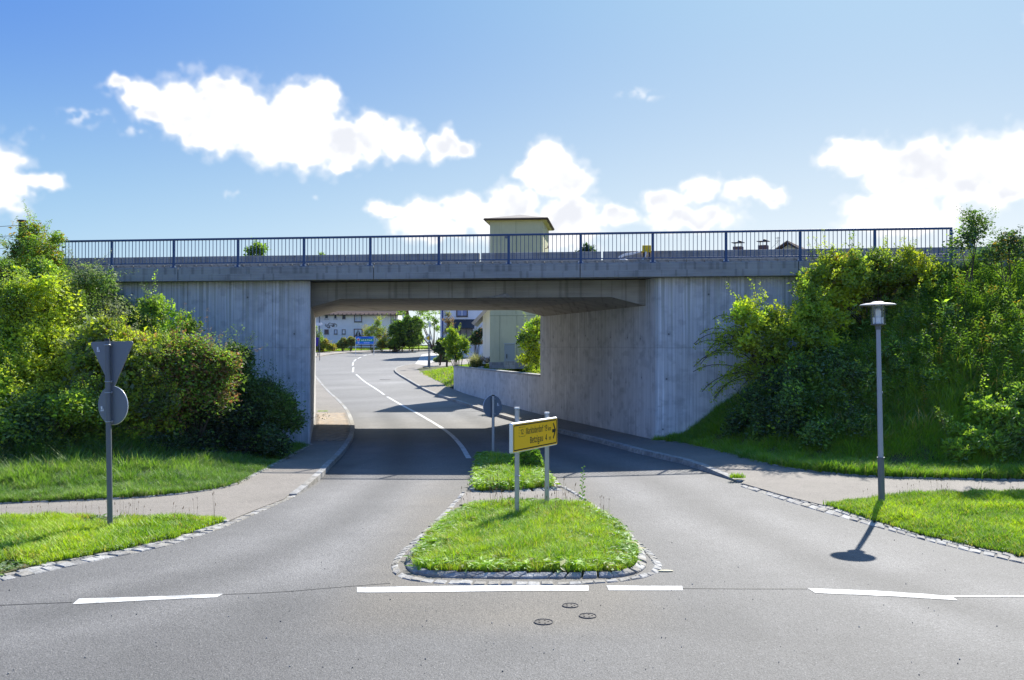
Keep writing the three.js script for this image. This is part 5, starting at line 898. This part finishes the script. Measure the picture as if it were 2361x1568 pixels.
// beyond the bridge
const lawnY = (() => {
  const A = lawnEdge[0], B = lawnEdge[3], dx = B[0] - A[0], dz = B[1] - A[1], L = Math.hypot(dx, dz), nx = -dz / L, nz = dx / L, sg = nx > 0 ? 1 : -1;
  return (x, z) => { const d = sg * ((x - A[0]) * nx + (z - A[1]) * nz), e = roadY(x, z) + 0.12; return e + Math.max(0, Math.min(d * 0.42, 1.5 - e + d * 0.03)) * smooth(95, 66, -z); };
})();
const lawn = [...lawnEdge, ...(() => { const D = wallR1, C = G(1046, 897, H), t = 0.2; return [[C[0] + 0.55, C[1] + 0.3], [D[0] + 0.55, D[1]]]; })(), [12, -38.5], [14, -70], ...GP([[1150, 835], [1055, 842.5], [990, 846.5]], 0.14)];
setting('lawn', sheet(lawn, 1, lawnY, bankTint), M.bank, 'green lawn between the footway and the pale green tower');
bush('shrub', 'bright yellow-green shrub leaning over the low wall beside the right abutment', [[1225, 760, 18, 43], [1215, 790, 18, 43], [1232, 790, 20, 43], [1225, 815, 20, 43], [1212, 830, 14, 43], [1234, 840, 18, 43], [1240, 740, 12, 43], [1206, 775, 8, 43], [1225, 855, 12, 42], [1242, 815, 16, 43], [1250, 770, 18, 43]], { cols: [GREEN.bright, GREEN.yellow, GREEN.dark], third: 0.2, airy: 1, dens: 150, floor: lawnY, foot: [at(1230, 865, 43).x, 1.5, -43], shoots: 5 });
bush('small_tree', 'small round-topped garden tree beside the driveway', [[1050, 800, 17, 66], [1062, 790, 15, 66], [1040, 785, 13, 66], [1052, 770, 10, 66], [1068, 805, 13, 66], [1035, 800, 11, 66], [1060, 818, 14, 66], [1044, 818, 13, 66], [1026, 790, 6, 66], [1040, 762, 5, 66], [1074, 790, 7, 66]], { category: 'tree', cols: [GREEN.mid, GREEN.bright, GREEN.yellow], third: 0.2, airy: 1, dens: 150, floor: lawnY, foot: [at(1058, 842, 66).x, lawnY(at(1058, 842, 66).x, -66) - 0.05, -66], stem: 1.6, shoots: 5, size: 1.1 });
const farY = (x, z) => rise(-z);
const far = (name, label, list, o) => bush(name, label, list, { floor: farY, foot: (() => { const d = list[0][3], p = at(list[0][0], 800, d); return [p.x, rise(d), -d]; })(), shoots: 3, ...o });
far('tree', 'big olive green rounded bush between the two white houses', [[909, 769, 17, 142], [930, 761, 18, 142], [951, 765, 17, 142], [934, 785, 17, 142], [913, 753, 11, 142], [960, 749, 14, 142], [939, 745, 12, 142], [909, 789, 11, 142], [960, 785, 12, 142]], { category: 'bush', cols: [GREEN.dark, GREEN.mid, GREEN.bright], third: 0.25, dens: 30, size: 2.2 });
far('tree', 'tall tree with a forked trunk behind the distant street lamp', [[985, 725, 20, 150], [1005, 710, 20, 150], [965, 715, 20, 150], [1000, 745, 14, 150], [975, 745, 14, 150], [1010, 760, 9, 150], [930, 712, 24, 152], [955, 700, 24, 152]], { category: 'tree', cols: [GREEN.mid, GREEN.bright], airy: 1, dens: 26, size: 2.2, stem: 2.2, foot: [at(1000, 800, 150).x, rise(150), -150] });
far('shrub', 'yellow-leaved shrub in front of the long white house', [[858, 760, 9, 140], [868, 752, 9, 140], [846, 770, 8, 140], [878, 765, 9, 140], [884, 778, 10, 140], [868, 775, 10, 140], [873, 740, 6, 140], [855, 775, 8, 140]], { cols: [GREEN.bright, GREEN.gold, GREEN.grey], third: 0.3, airy: 1, dens: 40, size: 1.8, shoots: 8, shootLen: 2 });
far('shrub', 'low yellow-green hedge shrub at the left end of the far bend', [[740, 800, 10, 138], [752, 797, 11, 138], [765, 801, 9, 138], [735, 792, 8, 138], [728, 800, 10, 138]], { cols: [GREEN.bright, GREEN.gold], dens: 34, size: 1.6 });
far('shrub', 'pale leafy sapling at the left end of the long white house', [[733, 770, 8, 124], [728, 760, 8, 124], [738, 780, 6, 124], [726, 778, 8, 124]], { cols: [GREEN.grey, GREEN.bright], airy: 1, dens: 26, size: 1.5 });
[[790, 797, 8, 'first'], [808, 794, 7, 'second'], [880, 797, 8, 'third'], [905, 797, 8, 'fourth'], [928, 793, 9, 'fifth'], [950, 794, 9, 'sixth'], [915, 790, 6, 'seventh']].forEach(([x, y, s, n]) => far('shrub', n + ' of the low shrubs from the left along the brown fence', [[x, y - 4, s, 143], [x + 6, y - 2, s * 0.8, 143], [x - 5, y - 1, s * 0.8, 143], [x + 2, y - 11, s * 0.5, 143]], { cols: [GREEN.mid, GREEN.grey, GREEN.gold], third: 0.2, dens: 30, size: 1.6, group: 'low shrubs along the brown fence' }));
far('hedge', 'dark clipped hedge at the corner of the porch house', [[1014, 796, 9, 96], [1019, 788, 7, 96], [1013, 806, 9, 96], [1021, 800, 8, 96], [1020, 809, 8, 96]], { category: 'hedge', cols: [GREEN.deep, GREEN.dark], dens: 60, size: 1.2, shoots: 0 });
far('shrub', 'dark shrub in front of the porch of the white house', [[1098, 777, 10, 100], [1105, 785, 10, 100], [1092, 787, 8, 100], [1110, 770, 8, 100]], { cols: [GREEN.deep, GREEN.dark, GREEN.rust], dens: 50, size: 1.3 });
{ const p = at(1102, 824, 65.5), y = lawnY(p.x, p.z), r = rng(66), list = [], g = thing('ornamental_grass', 'clump of pale ornamental grass left of the gabled house', 'grass clump', [p.x, y, p.z]); for (let k = 0; k < 46; k++) { const c = mix([0.2, 0.24, 0.06], [0.42, 0.38, 0.14], r()); list.push([(r() - 0.5) * 0.7, 0, (r() - 0.5) * 0.5, 1.9 + r(), r() * 6, (r() - 0.5) * 0.5, (r() - 0.5) * 0.5, ...c]); } cast('blades', tuft(12, 0.10, 0.42, 0.016, 0.75, 3), M.leaf, list, g); }
far('sapling', 'sparse brown sapling in front of the white porch house', [[1030, 740, 8, 92], [1035, 755, 8, 92], [1028, 765, 7, 92], [1040, 745, 6, 92], [1032, 725, 6, 92]], { category: 'sapling', airy: 1, cols: [GREEN.rust, GREEN.grey], airy: 1, dens: 14, size: 1.1, shoots: 9 });
far('shrub', 'low grey-green shrub beside the driveway left of the small garden tree', [[1017, 827, 8, 105], [1025, 829, 7, 105], [1010, 830, 5, 105]], { cols: [GREEN.mid, GREEN.grey], dens: 60, size: 1.2 });
[[590, 577, 60, 30, 'mid-height treetop seen through the railing left of the middle'], [740, 592, 172, 30, 'low treetop seen through the railing above the left abutment corner'], [1350, 578, 58, 25, 'dark treetop seen through the railing right of the pale green tower']].forEach(([x, y, d, w, label], i) => { const b = [[x, y + 4, w * 0.4, d], [x - w * 0.45, y + 9, w * 0.32, d], [x + w * 0.45, y + (i ? 8 : 2), w * 0.32, d], [x + w * 0.1, y - 6 * (i ? 0.5 : 1), w * 0.24, d], [x, y + 26, w * 0.7, d], [x, y + 60, w * 0.8, d]]; const p = at(x, 700, d); shrub('treetop', label, 'tree', [p.x, rise(d), -d], lobesOn(b), { airy: 1, cols: i === 2 ? [GREEN.deep, GREEN.dark] : [GREEN.mid, GREEN.bright], dens: 34, size: 1.5, floor: farY, stem: 1.5, shoots: 5 }); });
{ const r = rng(77), rocks = [[1097, 818, 8], [1106, 815, 7], [1112, 820, 6], [1090, 824, 4], [1101, 825, 4]]; rocks.forEach(([x, y, s], i) => { const d = 64, p = at(x, y, d), k = s * pxm(d), g = new THREE.IcosahedronGeometry(k, 2), a = g.attributes.position; for (let j = 0; j < a.count; j++) { const n = 0.7 + 0.6 * fbm(a.getX(j) * 3 + i * 9, a.getY(j) * 3 + a.getZ(j) * 2, 5, 3); a.setXYZ(j, a.getX(j) * n * 1.2, a.getY(j) * n * 0.85, a.getZ(j) * n); } g.computeVertexNormals(); const m = mesh('boulder', g, M.granite[i % 3], scene); m.position.copy(p); m.position.y = Math.min(p.y, lawnY(p.x, p.z) + k * 0.5); tag(m, ['largest grey boulder in the garden left of the gabled house', 'second grey boulder right of the largest one in the garden', 'grey boulder touching the wall of the gabled house', 'small boulder at the left of the garden rocks', 'small boulder in front of the largest garden rock'][i], 'boulder'); }); }

// ------------------------------------------------------------------ grass
const TUFT = { lawn: tuft(14, 0.07, 0.10, 0.011, 0.7, 1), long: tuft(12, 0.06, 0.17, 0.012, 0.8, 2), wild: tuft(12, 0.10, 0.42, 0.016, 0.75, 3), far: tuft(12, 0.2, 0.16, 0.03, 0.8, 4) };
const broad = leafClump(7, 0.075, 0.045, 0.42, 9).scale(1, 0.6, 1);
function weedPlant(h, seed) { const r = rng(seed), g = [rod([0, 0, 0], [0.03, h, 0.02], 0.006, 0.002, 3)], pos = []; for (let k = 0; k < 22; k++) { const t = 0.12 + 0.88 * k / 22, a = k * 2.4, L = 0.13 * (1.15 - t * 0.6), w = L * 0.13, c = Math.cos(a), s = Math.sin(a), y = h * t, o = 0.03 * t; pos.push(o, y, o * 0.6, o + c * L * 0.5 - s * w, y + L * 0.4, s * L * 0.5 + c * w, o + c * L, y + L * 0.25, s * L, o, y, o * 0.6, o + c * L, y + L * 0.25, s * L, o + c * L * 0.5 + s * w, y + L * 0.4, s * L * 0.5 - c * w); } return join([...g, geoOf(pos)]); }
const weedGeo = weedPlant(0.75, 4);
function scatter(name, label, poly, n, geo, mat, cols, o = {}) {
  const r = rng(plantSeed++), [X0, X1, Z0, Z1] = bounds(poly), x0 = Math.max(X0, Z0 * 0.6 - 3, -30), x1 = Math.min(X1, -Z0 * 0.6 + 3, 30), z0 = Math.max(Z0, -(o.deep ?? 400)), z1 = Z1, list = [], hf = o.hf ?? up(0.1), [a, b] = o.size ?? [0.7, 1.3];
  const lim = o.lim ?? 16;
  for (let i = 0, tries = 0; i < n && tries < n * 12; tries++) {
    const x = lerp(x0, x1, r()), z = lerp(z0, z1, r());
    if (Math.abs(x / (-z + 2)) > 0.66 || z < -(o.deep ?? 400) || !inside(poly, x, z)) continue;
    const p = o.mask ? o.mask(x, z) : 1; if (r() > p) continue;
    const t = clamp(fbm(x * (o.freq ?? 1.1), z * (o.freq ?? 1.1), 300 + plantSeed, 3) * 2 - 0.5 + (r() - 0.5) * 0.7), c = cols.length > 2 && r() < (o.third ?? 0.1) ? cols[2] : mix(cols[0], cols[1], t), k = 0.75 + r() * 0.5, s = lerp(a, b, r()) * (o.grow ? o.grow(x, z) : 1) * (0.72 + 0.65 * noise(x * 3.1, z * 3.1, 17));
    list.push([x, hf(x, z) - 0.01, z, s, r() * 6.28, (r() - 0.5) * 0.25, (r() - 0.5) * 0.25, c[0] * k, c[1] * k, c[2] * k, o.stretch ? lerp(0.8, o.stretch, r()) : 1]); i++;
  }
  if (!list.length) return;
  const m = cast(name, geo, mat, list); m.userData.label = label; m.userData.category = 'plants'; return m;
}
const LAWN = [[0.20, 0.38, 0.008], [0.44, 0.60, 0.012], [0.50, 0.46, 0.07]], SHADE = [[0.07, 0.17, 0.012], [0.16, 0.30, 0.02], [0.2, 0.2, 0.06]];
const edgeFall = (poly, w) => (x, z) => { let d = 9; for (let i = 0, j = poly.length - 1; i < poly.length; j = i++) { const [ax, az] = poly[j], [bx, bz] = poly[i], L2 = (bx - ax) ** 2 + (bz - az) ** 2 || 1, t = clamp(((x - ax) * (bx - ax) + (z - az) * (bz - az)) / L2); d = Math.min(d, Math.hypot(x - ax - t * (bx - ax), z - az - t * (bz - az))); } return lerp(0.62, 1, smooth(0, w, d)); };
const isleFall = edgeFall(isleFront, 0.5);
scatter('island_grass', 'lush bright green grass in the front bed of the island', isleFront, 9600, TUFT.long, M.blade, LAWN, { hf: up(IH), size: [0.5, 1.0], grow: isleFall, freq: 1.6 });
scatter('island_weeds', 'broad-leaved weeds in the front bed of the island', isleFront, 1700, broad, M.leaf, [[0.16, 0.34, 0.015], [0.34, 0.54, 0.02], [0.5, 0.48, 0.2]], { hf: (x, z) => roadY(x, z) + IH + 0.06, size: [0.7, 1.8] });
scatter('island_grass', 'bright green grass in the rear bed of the island', isleBack, 2600, TUFT.long, M.blade, LAWN, { hf: up(IH), size: [0.6, 1.25], freq: 2.5, grow: edgeFall(isleBack, 0.5) });
scatter('island_weeds', 'broad-leaved weeds in the rear bed of the island', isleBack, 900, broad, M.leaf, [[0.18, 0.36, 0.015], [0.36, 0.55, 0.02]], { hf: (x, z) => roadY(x, z) + IH + 0.1, size: [0.9, 1.9] });
const bareL = (x, z) => smooth(0.36, 0.58, fbm(x * 0.9, z * 0.9, 211, 3) + 0.08);
scatter('verge_grass', 'short grass of the left roadside verge', vergeL, 13000, TUFT.lawn, M.blade, LAWN, { hf: up(0.035), size: [0.7, 1.5], mask: bareL, grow: edgeFall(vergeL, 0.4) });
scatter('verge_weeds', 'broad-leaved weeds in the left roadside verge', vergeL, 2600, broad, M.leaf, [[0.10, 0.22, 0.015], [0.19, 0.34, 0.02], [0.25, 0.16, 0.03]], { hf: up(0.06), size: [0.6, 1.2], third: 0.08 });
scatter('verge_grass', 'bright short grass of the right roadside verge round the lamp', vergeR, 14000, TUFT.lawn, M.blade, LAWN, { hf: up(0.035), size: [0.8, 1.5], grow: edgeFall(vergeR, 0.4) });
scatter('verge_weeds', 'broad-leaved weeds in the right roadside verge', vergeR, 1600, broad, M.leaf, [[0.11, 0.24, 0.015], [0.20, 0.36, 0.02]], { hf: up(0.06), size: [0.6, 1.1] });
scatter('dandelions', 'yellow dandelion flowers in the left verge', vergeL, 110, broad, M.leaf, [GREEN.gold, [0.7, 0.5, 0.01]], { hf: up(0.13), size: [0.22, 0.34] });
scatter('dandelions', 'yellow flowers in the island beds', isleFront, 90, broad, M.leaf, [GREEN.gold, [0.7, 0.5, 0.01]], { hf: up(0.22), size: [0.18, 0.3] });
const seedHead = (() => { const g = []; const r = rng(6); for (let i = 0; i < 3; i++) { const x = (r() - 0.5) * 0.2, z = (r() - 0.5) * 0.2, h = 0.22 + r() * 0.16, t = (r() - 0.5) * 0.12; g.push(rod([x, 0, z], [x + t, h, z], 0.0015, 0.001, 3), rod([x + t, h, z], [x + t * 1.15, h + 0.03, z], 0.005, 0.003, 4)); } return join(g); })();
scatter('seed_heads', 'thin brown plantain stalks at the back of the island bed', GP([[1090, 1172], [1350, 1172], [1380, 1190], [1420, 1220], [1380, 1230], [1060, 1210], [1010, 1220], [1050, 1185]], IH), 34, seedHead, plain(0.24, 0.15, 0.08, 0.9), [[1, 1, 1], [0.7, 0.7, 0.7]], { hf: up(IH), size: [0.8, 1.4] });
scatter('seed_heads', 'thin brown plantain stalks along the left verge', GP([[0, 1199], [500, 1201], [440, 1222], [0, 1220]], 0.07), 20, seedHead, plain(0.24, 0.15, 0.08, 0.9), [[1, 1, 1], [0.7, 0.7, 0.7]], { hf: up(0.035), size: [0.7, 1.3] });
scatter('seed_heads', 'thin brown plantain stalks along the right verge', GP([[1960, 1157], [2361, 1139], [2361, 1150], [1990, 1168]], 0.07), 14, seedHead, plain(0.24, 0.15, 0.08, 0.9), [[1, 1, 1], [0.7, 0.7, 0.7]], { hf: up(0.035), size: [0.7, 1.2] });
// banks: mown strip by the footways, wild growth above it
const lineDist = (line) => (x, z) => { let d = 99; for (let i = 1; i < line.length; i++) { const [ax, az] = line[i - 1], [bx, bz] = line[i], L2 = (bx - ax) ** 2 + (bz - az) ** 2 || 1, t = clamp(((x - ax) * (bx - ax) + (z - az) * (bz - az)) / L2); d = Math.min(d, Math.hypot(x - ax - t * (bx - ax), z - az - t * (bz - az))); } return d; };
const dL = lineDist(leftFoot), dR = lineDist(rightFoot);
scatter('bank_grass', 'mown grass strip between the left footway and the shrubs', bankL, 26000, TUFT.long, M.blade, [[0.12, 0.26, 0.015], [0.22, 0.38, 0.03], [0.3, 0.36, 0.1]], { hf: bankY, size: [0.7, 1.4], deep: 27, mask: (x, z) => 1 - smooth(3.2, 5.2, dL(x, z)), grow: (x, z) => lerp(0.7, 1.8, smooth(0.2, 2.6, dL(x, z))) });
scatter('bank_growth', 'wild grass and herbs of the left bank', bankL, 15000, TUFT.wild, M.blade, [[0.09, 0.20, 0.015], [0.22, 0.36, 0.025], [0.3, 0.26, 0.08]], { hf: bankY, size: [0.6, 1.4], deep: 29, mask: (x, z) => smooth(2.0, 4.0, dL(x, z)) });
scatter('bank_grass', 'mown grass strip between the right footway and the shrubs', bankR, 30000, TUFT.long, M.blade, [[0.14, 0.32, 0.012], [0.32, 0.5, 0.015], [0.36, 0.4, 0.06]], { hf: bankY, size: [0.7, 1.3], deep: 27, mask: (x, z) => 1 - smooth(3.0, 4.4, dR(x, z)) });
scatter('bank_growth', 'wild grass and herbs of the right bank', bankR, 20000, TUFT.wild, M.blade, [[0.12, 0.26, 0.015], [0.30, 0.46, 0.02], [0.40, 0.34, 0.08]], { hf: bankY, size: [0.5, 1.15], deep: 28, mask: (x, z) => smooth(1.5, 3.2, dR(x, z)) });
scatter('bank_weeds', 'tall leafy weeds on the right bank', bankR, 6500, weedGeo, M.leaf, [[0.12, 0.26, 0.015], [0.30, 0.46, 0.02], [0.42, 0.32, 0.03]], { hf: bankY, size: [0.5, 0.95], deep: 28, mask: (x, z) => smooth(2.0, 3.4, dR(x, z)), third: 0.06 });
scatter('bank_weeds', 'tall leafy weeds on the left bank', bankL, 1500, weedGeo, M.leaf, [[0.09, 0.18, 0.015], [0.24, 0.38, 0.02]], { hf: bankY, size: [0.5, 1.1], deep: 28, mask: (x, z) => smooth(2.8, 4.2, dL(x, z)) });
scatter('lawn_grass', 'bright grass of the lawn above the low wall', lawn, 11000, TUFT.far, M.blade, LAWN, { hf: lawnY, size: [0.6, 1.1], deep: 82 });
const farLawn = GP([[690, 812], [776, 809.5], [850, 807], [1006, 805.5], [1012, 800.5], [900, 800.5], [776, 801.5], [690, 803]], 0.1);
setting('lawn', sheet(farLawn, 4, up(0.1), bankTint), M.bank, 'strip of grass along the far side of the bend');
scatter('far_grass', 'bright grass along the far side of the bend', farLawn, 9000, TUFT.far, M.blade, LAWN, { hf: up(0.1), size: [1.0, 1.9] });
{ const rim = offset(kerbLeft, -2.6).filter((p) => p[1] < -46), end = rim[rim.length - 1], meadow = [[-70, -46], [rim[0][0], -46], ...rim, [end[0] - 2, end[1] - 3], [-70, -92]]; setting('lawn', sheet(meadow, 2, up(0.1), bankTint, 0.3), M.bank, 'grass left of the road beyond the left abutment'); }
// single weeds on the island
{ const [x, z] = G(1342, 1168, IH), y = roadY(x, z) + IH, g = thing('tall_weed', 'single tall thistle-like weed at the right back corner of the island bed', 'weed', [x, y, z]); mesh('plant', weedPlant(0.62, 12).scale(0.62, 0.72 / 0.62, 0.62), new THREE.MeshPhysicalMaterial({ color: lin(0.2, 0.36, 0.06), roughness: 0.95, transmission: 0.4, thickness: 0, side: THREE.DoubleSide }), g); }
{ const p = G(1215, 1085, IH), L = [[0, 0.22, 0, 0.17], [0.14, 0.2, 0.05, 0.13], [-0.1, 0.18, 0.05, 0.13], [0.05, 0.36, 0, 0.13], [0.22, 0.12, 0.1, 0.1]].map(([a, b, c, q]) => [p[0] + a, roadY(...p) + IH + b, p[1] + c, q, 1]); shrub('leafy_weed', 'bushy leafy weed in the rear bed of the island behind the yellow sign', 'weed', [p[0], roadY(...p) + IH, p[1]], L, { cols: [[0.14, 0.32, 0.02], [0.28, 0.46, 0.02]], dens: 900, clump: 0, size: 0.55, floor: roadY, shoots: 4, shootLen: 0.4 }); }
// grit, leaves and pebbles on the asphalt
{ const r = rng(900), list = []; for (let i = 0; i < 150; i++) { const px = r() * 2361, py = 1210 + r() * 350, [x, z] = G(px, py); if (inside(vergeL, x, z) || inside(vergeR, x, z) || inside(isleFront, x, z)) continue; const k = 0.07 + r() * 0.3; list.push([x, roadY(x, z) + 0.006, z, 0.004 + 0.007 * r() * r(), r() * 6, r() * 6, r() * 6, k, k * 0.95, k * 0.85]); } const m = cast('grit', new THREE.IcosahedronGeometry(1, 0), plain(1, 1, 1, 0.9), list); m.userData.label = 'scattered grit on the asphalt of the junction'; m.userData.category = 'grit'; }
{ const [x, z] = G(1534, 1318), g = new THREE.SphereGeometry(1, 10, 6).scale(0.11, 0.012, 0.035); const m = mesh('fallen_leaf', g, plain(0.5, 0.46, 0.3), scene); m.position.set(x, roadY(x, z) + 0.01, z); tag(m, 'pale fallen leaf on the asphalt beside the right front corner of the island', 'leaf'); }
{ const r = rng(42); for (const [px, py, w, label] of [[1700, 1104, 0.09, 'small grass tuft at the start of the right kerb'], [744, 952, 0.22, 'small grass tuft at the foot of the left abutment']]) { const [x, z] = G(px, py, 0.05), list = []; for (let k = 0; k < 16; k++) { const c = mix(LAWN[0], LAWN[1], r()); list.push([(r() - 0.5) * w * 2.4, 0.03, (r() - 0.5) * w, 0.7 + r() * 0.5, r() * 6, 0, 0, ...c]); } const g = thing('grass_tuft', label, 'grass', [x, roadY(x, z) + 0.04, z]); cast('blades', TUFT.lawn, M.blade, list, g); } }

renderer.render(scene, camera);
